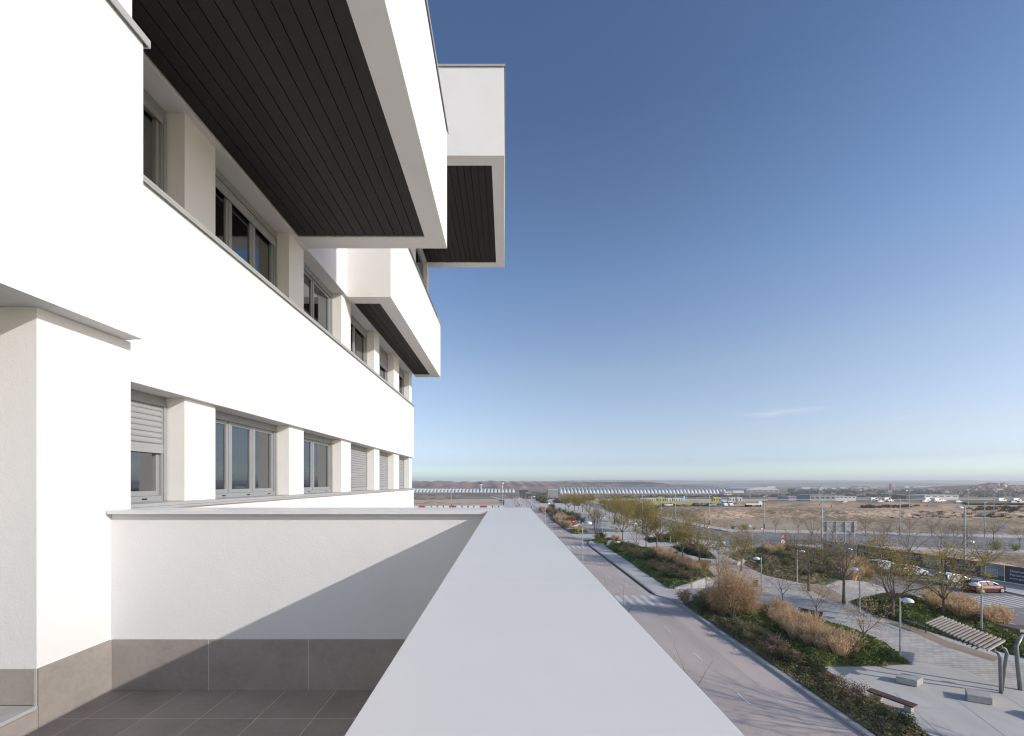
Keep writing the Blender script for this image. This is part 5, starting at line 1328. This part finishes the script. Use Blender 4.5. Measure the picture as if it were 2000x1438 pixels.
# ---- airport terminal: one wavy roof on splayed columns
def terminal(u0, u1, vb, vt, Y, n, label, deep=70):
    X0, X1 = (u0-PU)*Y/F, (u1-PU)*Y/F; zb = CZ-(vb-PV)*Y/F; zt = CZ-(vt-PV)*Y/F; H = zt-zb; w = (X1-X0)/n
    t = thing('airport_terminal', label, 'terminal', (X0, Y, zb)); b = MB(); k = 10
    for i in range(n):
        pr = []
        for j in range(k+1):
            f = j/k; pr.append((i*w+f*w, H*(0.35+0.65*math.sin(math.pi*f**0.75)**0.7)))
        for j in range(k):
            (xa, za), (xb, zc) = pr[j], pr[j+1]
            b.face([(xa,-14,za*0.22),(xb,-14,zc*0.22),(xb,-9,zc*0.72),(xa,-9,za*0.72)]); b.face([(xa,-9,za*0.72),(xb,-9,zc*0.72),(xb,10,zc),(xa,10,za)]); b.face([(xa,10,za),(xb,10,zc),(xb,deep,zc),(xa,deep,za)])
    obj('roof', b, M['farwhite'], t)
    q = MB(); q.box(0,X1-X0,0,deep-4,-4,H*0.34); obj('wall', q, M['fardark'], t)
    q = MB(); q.box(-6,X1-X0+6,-16,-1,-4,H*0.14); obj('plinth', q, M['fargrey'], t)
    for i in range(min(n, 60)):
        q = MB(); q.tube([(i*w+.2,-6,-3),(i*w+.2,-13,H*0.08)], 0.45, 4); obj('column', q, M['orange'], t)
    return t
terminal(1092,1416,967,952,1270,46,'long airport terminal with a white scalloped roof right of the road axis')
terminal(770,1006,965,955,1480,34,'airport terminal wing with grey scalloped roof left of the road axis', 60)
def far_box(name, label, cat, u0, u1, vb, vt, Y, deep, m, roof=None, rise=0, group=None, wins=0):
    """low far building: wall, roof slab (flat, gabled or arched) and window band"""
    X0, X1 = (u0-PU)*Y/F, (u1-PU)*Y/F; zb = CZ-(vb-PV)*Y/F; zt = CZ-(vt-PV)*Y/F; H = zt-zb; L = X1-X0
    t = thing(name, label, cat, ((X0+X1)/2, Y, zb), 0, group)
    b = MB(); b.box(-L/2,L/2,0,deep,-5,H); obj('wall', b, M[m], t)
    if roof:
        b = MB()
        if rise:
            sec = [(-L/2-.4+ (L+.8)*k/12, H+rise*math.sin(math.pi*k/12)**0.7+0.02) for k in range(13)]
            for k in range(12):
                b.face([(sec[k][0],-1,sec[k][1]),(sec[k+1][0],-1,sec[k+1][1]),(sec[k+1][0],deep+1,sec[k+1][1]),(sec[k][0],deep+1,sec[k][1])])
            b.face([(x,-1,z) for x, z in sec]); b.face([(x,deep+1,z) for x, z in reversed(sec)])
        else: b.box(-L/2-.5,L/2+.5,-.6,deep+.5,H+.02,H+max(.4,H*.12))
        obj('roof', b, M[roof], t)
    if wins:
        for k in range(wins):
            b = MB(); w = L/wins; b.box(-L/2+w*(k+.2),-L/2+w*(k+.8),-.15,-.02,H*.35,H*.7); obj('window', b, M['fardark'], t)
    return t
far_box('arched_hall', 'large hall with a white arched roof right of the terminal', 'hall', 1458,1522,962,957,1500,160,'fargrey','farwhite',10,wins=6)
far_box('warehouse', 'white flat warehouse between the terminal and the arched hall', 'warehouse', 1432,1453,965,959,1400,60,'cream','farwhite')
far_box('grey_block', 'dark grey cubic building left of the far road end', 'building', 1014,1031,968,957,900,25,'fardark','fargrey')
far_box('grey_block', 'pale grey ribbed building right of the far road end', 'building', 1070,1090,969,957,900,25,'fargrey','farwhite')
for (u0,u1,vb,vt,Y,m,rf,lb) in ((1582,1632,977,968,640,'fargrey','fargrey','grey industrial hall with dark front in the middle distance'),(1632,1672,974,970,700,'cream','farwhite','long white roofed hall adjoining the grey industrial hall'),(1770,1806,972,968,760,'fardark','fargrey','long dark shed below the town, left half'),(1806,1872,972,967.5,760,'cream','farwhite','long white shed below the town, right half'),(1540,1562,974,970,740,'fargrey','farwhite','small grey depot left of the industrial hall'),(1825,1836,980,975,560,'cream','farwhite','small white hut on the plain below the long sheds'),
    (1415,1430,968,961,1150,'cream','farwhite','white service building at the end of the terminal')):
    far_box('industrial_hall', lb, 'hall', u0,u1,vb,vt,Y,30,m,rf,wins=5)
r = random.Random(9)
for i in range(34):
    u = r.uniform(1440, 1880); Y = r.uniform(1700, 2900); L = r.uniform(10, 36); v = PV+35*F/Y
    far_box('warehouse', 'far white warehouse in the pale strip before the hills', 'warehouse', u, u+L*r.uniform(.3,1), v, v-r.uniform(2.0,3.4), Y, 60, r.choice(('cream','farwhite','fargrey')), 'farwhite', group='far white warehouses before the hills')
# town on the right
def house_mesh(i):
    b = MB(); w = (9,12,16)[i % 3]; h = (6,7.5,9)[i//3 % 3]
    b.box(-w/2,w/2,-5,5,-3,h); b.cm = 1
    b.face([(-w/2-.4,-5.5,h),(w/2+.4,-5.5,h),(w/2+.4,0,h+2.6),(-w/2-.4,0,h+2.6)]); b.face([(-w/2-.4,0,h+2.6),(w/2+.4,0,h+2.6),(w/2+.4,5.5,h),(-w/2-.4,5.5,h)])
    b.face([(-w/2-.01,-5,h),(-w/2-.01,0,h+2.5),(-w/2-.01,5,h)]); b.face([(w/2+.01,-5,h),(w/2+.01,5,h),(w/2+.01,0,h+2.5)]); b.cm = 2
    for k in range(int(w/3)):
        for z in (1.2, 4.2): b.box(-w/2+1+k*3,-w/2+2.2+k*3,-5.06,-5.01,z,z+1.3)
    b.cm = 0; return b.mesh('house', [M[('ochre','cream','brickred','ochre')[i % 4]], M['terracotta'], M['fardark']])
hm = [house_mesh(i) for i in range(8)]
def town_h(u): return 26*math.exp(-((u-1945)/50.0)**2)
for i in range(150):
    hill = i < 80
    u = r.gauss(1950, 42) if hill else r.uniform(1640, 2010); Y = r.uniform(1500, 1900) if hill else r.uniform(1350, 1900)
    o = bpy.data.objects.new('house', hm[i % 8]); col.objects.link(o); o.location = ((u-PU)*Y/F, Y, -22+(town_h(u)*sm(1400,1750,Y))); o.rotation_euler = (0,0,r.uniform(0,6.28))
    tag(o, 'small terracotta roofed house of the town on the rise at the right' if hill else 'small terracotta roofed house in the flat part of the far town', 'house', 'houses of the town on the rise' if hill else 'houses in the flat part of the town')
hills('hills', 1400, [(1830,0.5),(1880,8),(1915,20),(1950,27),(1990,22),(2040,12),(2090,1)], 800, M['farhill'], 6, -22.5, 0.05, 14, 60, 0.2)
Y = 1600; X = (1739.5-PU)*Y/F
t = thing('church_tower', 'tall brick church tower rising above the far town', 'tower', (X, Y, -22))
b = MB(); b.box(-3.6,3.6,-3.6,3.6,-2,22); obj('shaft', b, M['brickred'], t); b = MB(); b.box(-4.2,4.2,-4.2,4.2,22.02,23.4); obj('cornice', b, M['ochre'], t)
b = MB(); b.box(-2.7,2.7,-2.7,2.7,23.42,28); obj('belfry', b, M['brickred'], t)
b = MB(); b.lathe([(3.6,28.02),(2.2,30),(0.6,32.5),(0.05,35)], (0,0,0), 8); obj('spire', b, M['fargrey'], t)
# control towers
Y = 1500; X = (938-PU)*Y/F
t = thing('control_tower', 'stout airport control tower with a dark glazed cab', 'tower', (X, Y, -26))
b = MB(); b.lathe([(0.1,-3),(7.5,-3),(6.6,10),(6.2,26),(6.4,28)], (0,0,0), 14); obj('shaft', b, M['fargrey'], t); b = MB(); b.lathe([(6.4,28.05),(8.8,31),(8.8,33.5)], (0,0,0), 14); obj('gallery', b, M['farwhite'], t)
b = MB(); b.lathe([(7.6,33.5),(8.6,39),(0.1,39)], (0,0,0), 14); obj('cab', b, M['fardark'], t); b = MB(); b.lathe([(0.1,39.05),(8.9,39.05),(8.2,40.6),(0.1,40.6)], (0,0,0), 14); obj('roof', b, M['fardark'], t)
Y = 1900; X = (981-PU)*Y/F
t = thing('control_tower', 'slender white airport control tower with a round head', 'tower', (X, Y, -26))
b = MB(); b.lathe([(0.1,-3),(3.4,-3),(2.6,30)], (0,0,0), 12); obj('shaft', b, M['farwhite'], t); b = MB(); b.lathe([(2.7,28),(7.6,33),(7.6,37),(5,40)], (0,0,0), 12); obj('gallery', b, M['farwhite'], t)
b = MB(); b.lathe([(5,40.05),(5.6,44),(0.1,45)], (0,0,0), 12); obj('cab', b, M['fardark'], t)
# site strip with hoarding, containers, tank
def far_at(u, v): return gm(u, v)
def on_px(u0, u1, v):
    x0, y0, z0 = gm((u0+u1)/2, v); return (u0-PU)*y0/F, (u1-PU)*y0/F, y0, z0
x0, x1, y0, z0 = on_px(1258,1476,986.5)
t = thing('site_hoarding', 'long lime yellow hoarding round the far building site', 'hoarding', (x0, y0, z0)); L = x1-x0
for k in range(28): b = MB(); b.box(L*k/28+.04, L*(k+1)/28-.04, 0, .08, 0, 1.9); obj('panel', b, M['limefence'], t)
for k in range(15): b = MB(); b.tube([(L*k/14,.15,0),(L*k/14,.15,2.0)], .05, 5); obj('post', b, M['galv'], t)
def container(u0, u1, vb, vt, m, label, dy=6):
    x0, x1, y, z = on_px(u0, u1, 984.5); y += dy; h = max(1.5, (987-vt)*y/F); t = thing('site_container', label, 'container', ((x0+x1)/2, y, z)); w = x1-x0
    b = MB(); b.box(-w/2,w/2,0,2.4,0.05,h); obj('body', b, M[m], t)
    for k in range(max(2,int(w/1.2))): b = MB(); x = -w/2+w*(k+.2)/max(2,int(w/1.2)); b.box(x,x+.5,-.03,-.005,h*.45,h*.8); obj('window', b, M['fardark'], t)
    b = MB(); b.box(-w/2-.1,w/2+.1,-.1,2.5,h+.01,h+.15); obj('roof', b, M['farwhite'], t)
for (u0,u1,vt,m,lb) in ((1258,1290,977,'cream','long cream site container at the left end of the yellow hoarding'),(1291,1308,976.5,'limefence','lime site container right of the long cream one'),(1310,1322,977,'cream','short cream site container in the middle of the site'),(1324,1345,977,'cream','cream site container left of the blue tank'),(1405,1415,975.5,'yellow','bright yellow site container'),(1416,1421,976.5,'farwhite','small white container right of the yellow one'),(1437,1449,975.5,'farwhite','white site container before the arched hall, left of two'),(1452,1463,975.5,'farwhite','white site container before the arched hall, right of two')):
    container(u0,u1,987,vt,m,lb)
x0, x1, y0, z0 = on_px(1345,1351,984.5); t = thing('water_tank', 'upright pale blue tank on the far building site', 'tank', ((x0+x1)/2, y0+8, z0)); b = MB(); b.lathe([(.1,0),(.75,0),(.75,3.4),(.5,3.8),(.05,3.9)], (0,0,0), 12); obj('shell', b, M['skyblue'], t, smooth=True); b = MB(); b.lathe([(.3,3.91),(.3,4.1),(.02,4.1)], (0,0,0), 10); obj('lid', b, M['fargrey'], t)
# far vehicles
cw = Proto(car('parked_car', 'white car on the far road', M['carwhite'])); cg = Proto(car('parked_car', 'grey car on the far road', M['cargrey'])); cr = Proto(car('parked_car', 'red car on the far road', M['carred']))
def van(name, label):
    t = thing(name, label, 'van'); b = MB()
    b.loft([[(x,-w,.3),(x,-w,z*.6),(x,-w*.9,z),(x,w*.9,z),(x,w,z*.6),(x,w,.3)] for x,z,w in ((-2.5,2.2,.9),(-2.4,2.35,.95),(1.2,2.35,.95),(1.7,1.6,.95),(2.3,1.2,.9),(2.45,.8,.85))]); obj('body', b, M['carwhite'], t)
    b = MB(); b.loft([[(1.25,-.8,1.5),(1.25,-.8,2.25),(1.25,.8,2.25),(1.25,.8,1.5)],[(1.78,-.82,1.52),(1.74,-.82,1.6),(1.74,.82,1.6),(1.78,.82,1.52)]]); obj('windscreen', b, M['carglass'], t)
    for s in (-1,1):
        b = MB(); b.box(.4,1.3,min(s*.94,s*.965),max(s*.94,s*.965),1.45,2.05); obj('side_window', b, M['carglass'], t)
        for x in (-1.6,1.6): b = MB(); b.tube([(x,s*.75,.33),(x,s*.97,.33)], .33, 14); obj('wheel', b, M['tyre'], t)
    return Proto(t)
vn = van('parked_van', 'white van')
def far_v(pr, u, v, rz, lb, grp=None):
    x, y, z = gm(u, v); pr.put((x, y, z), rz, 1, lb, grp)
far_v(cw, 1305,988.5,3.1,'white car on the far road at the left of the site'); far_v(cg,1362,988,0.1,'grey car parked at the far road, left of the two vans'); far_v(cw,1378,988,0.1,'white car parked left of a grey car on the far road'); far_v(cg,1390,988.5,0.1,'grey car parked right of a white car on the far road')
far_v(vn,1412,988.5,-1.5,'white van facing the viewer on the far road, left of two'); far_v(vn,1423,988.5,-1.5,'white van facing the viewer on the far road, right of two'); far_v(cg,1438,988.5,0.1,'grey car parked right of the two white vans')
x0, y0, z0 = gm(1470,990); t = thing('flatbed_lorry', 'low pale flatbed lorry on the far road', 'lorry', (x0, y0, z0)); b = MB(); b.box(-3.6,2,-1.2,1.2,.9,1.6); obj('bed', b, M['cream'], t); b = MB(); b.box(2.1,3.6,-1.15,1.15,.6,2.5); obj('cab', b, M['carwhite'], t)
for x in (-2.5,-1.4,2.8):
    for s in (-1,1): b = MB(); b.tube([(x,s*.8,.5),(x,s*1.15,.5)], .5, 12); obj('wheel', b, M['tyre'], t)
for (x, y, lb) in ((40.5,230,'red car far down the road'),(44,250,'red car farthest down the road')): cr.put((x,y,hgt(x,y)+.01), 1.57, 1, lb)
for i in range(16): far_v(cw if i % 3 else vn, (1706,1712,1718,1732,1738,1805,1812,1840,1978,1984,1990,1994,1830,1870,1650,1955)[i], 979+(i % 3)*1.2+(i>7)*2, 0.05, 'white vehicle on the motorway across the plain', 'white vehicles on the motorway')
# far roads
S('road', [(62,188),(330,180),(330,186),(62,195)], 2.22, M['asphalt2'])
q = MB(); q.box(150,700,560,575,-16,-9.2); struct('motorway', MB().sheet([(90,520),(800,520),(800,534),(90,534)], -8.6), M['pave'])
r = random.Random(12)
def mass(name, label, pts_fn, n, size, m, cat='woodland'):
    b = MB()
    for i in range(n):
        p, hgh = pts_fn(r); k = r.random()
        leaf(b, r, (p[0], p[1], p[2]+hgh*k), size, 0.2, 0.9)
    o = obj(name, b, M[m]); tag(o, label, cat, kind='stuff'); return o
M['scrub'] = leafmat('far_scrub', [(0.05,0.042,0.028),(0.11,0.09,0.055),(0.17,0.13,0.085)], 0.1)
M['wood'+'land'] = leafmat('far_woodland', [(0.025,0.03,0.02),(0.06,0.065,0.042),(0.10,0.09,0.06)], 0.1)
def band(u0, u1, v0, v1, h, clump=0.6):
    cs = [(r.uniform(u0,u1), r.uniform(v0,v1)) for _ in range(max(6,int((u1-u0)/4)))]
    def fn(rr):
        c = cs[int(rr.random()*len(cs))]; x, y, z = gm(min(u1,max(u0,rr.gauss(c[0],3.0))), min(v1,max(v0,rr.gauss(c[1],.5)))); return (x, y, z), h*rr.uniform(.3,1)
    return fn
mass('far_scrub', 'dark low scrub along the crest of the dirt bank', band(1682,1812,989,992.5,1.1), 4200, 0.34, 'scrub', 'scrub')
mass('far_scrub', 'dark hedge along the far site hoarding', band(1290,1470,987,988.5,1.0), 1800, 0.5, 'scrub', 'scrub')
mass('far_scrub', 'dark scrub at the right end of the plain', band(1880,2010,991,999,0.9), 4200, 0.34, 'scrub', 'scrub')
mass('far_scrub', 'patchy scrub on the dirt bank', band(1740,2000,998,1012,0.35), 3200, 0.26, 'scrub', 'scrub')
mass('far_scrub', 'brown scrub on the plain left of the road', band(806,900,968,976,2.2), 2600, 0.9, 'scrub', 'scrub')
mass('far_wood', 'dark woodland below the far town', band(1540,2010,958,966,9), 5200, 6.0, 'woodland')
mass('far_wood', 'dark trees behind the industrial halls', band(1500,2010,966,972,6), 4200, 3.4, 'woodland')
mass('far_wood', 'dark trees in front of the airport terminal', band(1180,1560,968,973,3.5), 3800, 2.6, 'woodland')
mass('far_wood', 'dark trees left of the far road end', band(1030,1075,963,972,4.5), 1500, 2.4, 'woodland')
mass('far_wood', 'dark tree belt closing the end of the road', band(1047,1112,978,986,5.0), 2600, 1.0, 'scrub')
def field(label_mat, pts, up=0.35, n=26):
    """a patch of ground with its own soil or crop, laid on the land (corner pixels clockwise)"""
    b = MB(); (a, c, d, e) = pts
    for j in range(9):
        for i in range(n+1):
            f, g = i/n, j/8; u = (a[0]*(1-f)+c[0]*f)*(1-g)+(e[0]*(1-f)+d[0]*f)*g; v = (a[1]*(1-f)+c[1]*f)*(1-g)+(e[1]*(1-f)+d[1]*f)*g
            x, y, z = gm(u, v+0.12*math.sin(i*1.7)); b.v.append((x, y, z+up))
    for j in range(8):
        for i in range(n): q = j*(n+1)+i; b.f.append((q,q+1,q+n+2,q+n+1)); b.mi.append(0)
    return struct('field', b, M[label_mat], smooth=True)
M['f_tan'] = mat('tan_field', (0.46,0.36,0.26), 0.95, 0, 0.35, 0.03, coord='Object'); M['f_brown'] = mat('brown_field', (0.26,0.19,0.13), 0.95, 0, 0.4, 0.02); M['f_green'] = mat('green_field', (0.13,0.135,0.06), 0.95, 0, 0.35, 0.02); M['f_pale'] = mat('pale_track', (0.55,0.50,0.43), 0.95, 0, 0.2, 0.02)
field('f_tan', ((790,977),(1000,974),(1030,990),(790,991))); field('f_brown', ((790,968),(985,967),(1000,973.5),(790,976))); field('f_green', ((905,967.5),(958,967.5),(975,971),(900,971)), 0.6)
field('f_pale', ((955,970),(962,970),(1010,984),(996,984)), 0.8); field('f_brown', ((1500,970.5),(1760,970),(1800,976),(1500,977))); field('f_green', ((1880,981),(2010,981),(2010,986),(1890,986)), 0.6); field('f_tan', ((1180,975),(1500,975),(1500,980),(1180,980)))
field('f_pale', ((1480,967.3),(2010,966.8),(2010,967.6),(1480,968.1)), 0.6); field('f_pale', ((1240,973.2),(1560,972.6),(1560,973.4),(1240,974.2)), 0.7); field('f_brown', ((1760,972),(2010,972),(2010,977),(1800,977)))
# earth mounds
M['earth'] = mat('bare_earth', (0.36,0.26,0.17), 0.95, 0, 0.3, 0.15, 0.8, 0.5, 0.6, coord='Object')
def mound(u, v, w, d, h, label, seed):
    x, y, z = gm(u, v); b = MB(); rr = random.Random(seed); n = 14; m_ = 8; ph = [rr.uniform(0,6) for _ in range(3)]
    for j in range(m_+1):
        for i in range(n+1):
            a, c = i/n*2-1, j/m_*2-1; k = max(0, 1-a**4)*max(0, 1-c*c); b.v.append((a*w/2, c*d/2, -0.4+h*k*(0.7+0.3*math.sin(a*5+ph[0])*math.sin(c*3+ph[1])+.15*math.sin(a*13+ph[2]))+rr.gauss(0,.03)*h))
    for j in range(m_):
        for i in range(n): q = j*(n+1)+i; b.f.append((q,q+1,q+n+2,q+n+1)); b.mi.append(0)
    o = obj('earth_mound', b, M['earth'], loc=(x, y, z), smooth=True); tag(o, label, 'earth mound'); return o
mound(1500,988,60,12,2.6,'sandy earth mound on the far crest left of the sign board',1); mound(1600,990,40,10,2.0,'sandy earth mound on the far crest behind the tall twin mast',2); mound(1720,987,50,12,2.2,'sandy earth mound on the far crest right of the sign board',3); mound(1840,993,42,9,2.0,'sandy earth mound at the right of the far crest',4)
mound(1010,976,34,14,5.5,'orange earth mound before the left terminal wing',5); mound(1165,980,14,8,3.4,'pale sand heap at the end of the avenue',6); mound(850,985,40,16,2.2,'low earth bank in the plain left of the road',7); mound(1560,989,44,10,2.2,'sandy earth mound on the far crest in the middle of the plain',8)
# ridges of tipped earth behind the hoarding
for i in range(9):
    p = along(-4+i*3.4); b = MB(); rr = random.Random(30+i); n = 16
    for j in range(6):
        for k in range(n+1):
            a = j/5*2-1; c = k/n; b.v.append((c*9, a*1.5+0.5*math.sin(c*4+i), -0.5+1.25*(1-a*a)*math.sin(math.pi*min(1,c*1.05))**.6+rr.gauss(0,.05)))
    for j in range(5):
        for k in range(n): q = j*(n+1)+k; b.f.append((q,q+1,q+n+2,q+n+1)); b.mi.append(0)
    o = obj('earth_ridge', b, M['earth'], loc=(p.x+3.5+1.2*(i % 2), p.y+1, 0.75), smooth=True); o.rotation_euler = (0,0,-0.35+0.1*(i % 3)); tag(o, 'tipped ridge of sandy earth behind the dark hoarding', 'earth ridge', 'tipped earth ridges behind the hoarding')
# barrier line and site clutter left of the road
for i in range(15):
    u = 812+i*12; x, y, z = gm(u, 991.6); b = MB(); w = rng.uniform(2.2,2.8); b.box(-w/2,w/2,-.25,.25,0,.5); b.box(-w/2,w/2,-.12,.12,.501,1.0)
    o = obj('road_barrier', b, M[('barrier','red','barrier','barrier','barrier')[i % 5]], loc=(x, y, z)); tag(o, ('red' if i % 5 == 1 else 'white')+' plastic road barrier in the line left of the road end', 'barrier', ('red' if i % 5 == 1 else 'white')+' barriers left of the road end')
x, y, z = gm(1153,980); b = MB(); b.box(-3.2,3.2,-3,3,0,3.0); b.face([(-3.6,-3.3,2.9),(3.6,-3.3,2.9),(0,-3.3,6.2)]); b.face([(-3.6,3.3,2.9),(0,3.3,6.2),(3.6,3.3,2.9)]); b.face([(-3.6,-3.3,2.9),(0,-3.3,6.2),(0,3.3,6.2),(-3.6,3.3,2.9)]); b.face([(3.6,-3.3,2.9),(3.6,3.3,2.9),(0,3.3,6.2),(0,-3.3,6.2)])
o = obj('dark_shed', b, M['fardark'], loc=(x,y,z)); tag(o, 'dark pointed shed beside the sand heap at the end of the avenue', 'shed')

# ================================================================ air
def haze():
    m = bpy.data.materials.new('haze_air'); m.use_nodes = True; t = m.node_tree; t.nodes.clear()
    o = t.nodes.new('ShaderNodeOutputMaterial'); p = t.nodes.new('ShaderNodeVolumePrincipled')
    p.inputs['Color'].default_value = (0.93,0.965,1.0,1); p.inputs['Density'].default_value = HAZE; p.inputs['Anisotropy'].default_value = 0.1
    t.links.new(p.outputs[0], o.inputs['Volume'])
    b = MB(); b.box(-14000,14500,-80,11500,-40,130); return tag(obj('haze', b, m), 'pale blue air', 'haze', kind='stuff')
HAZE = 0.00014
haze()
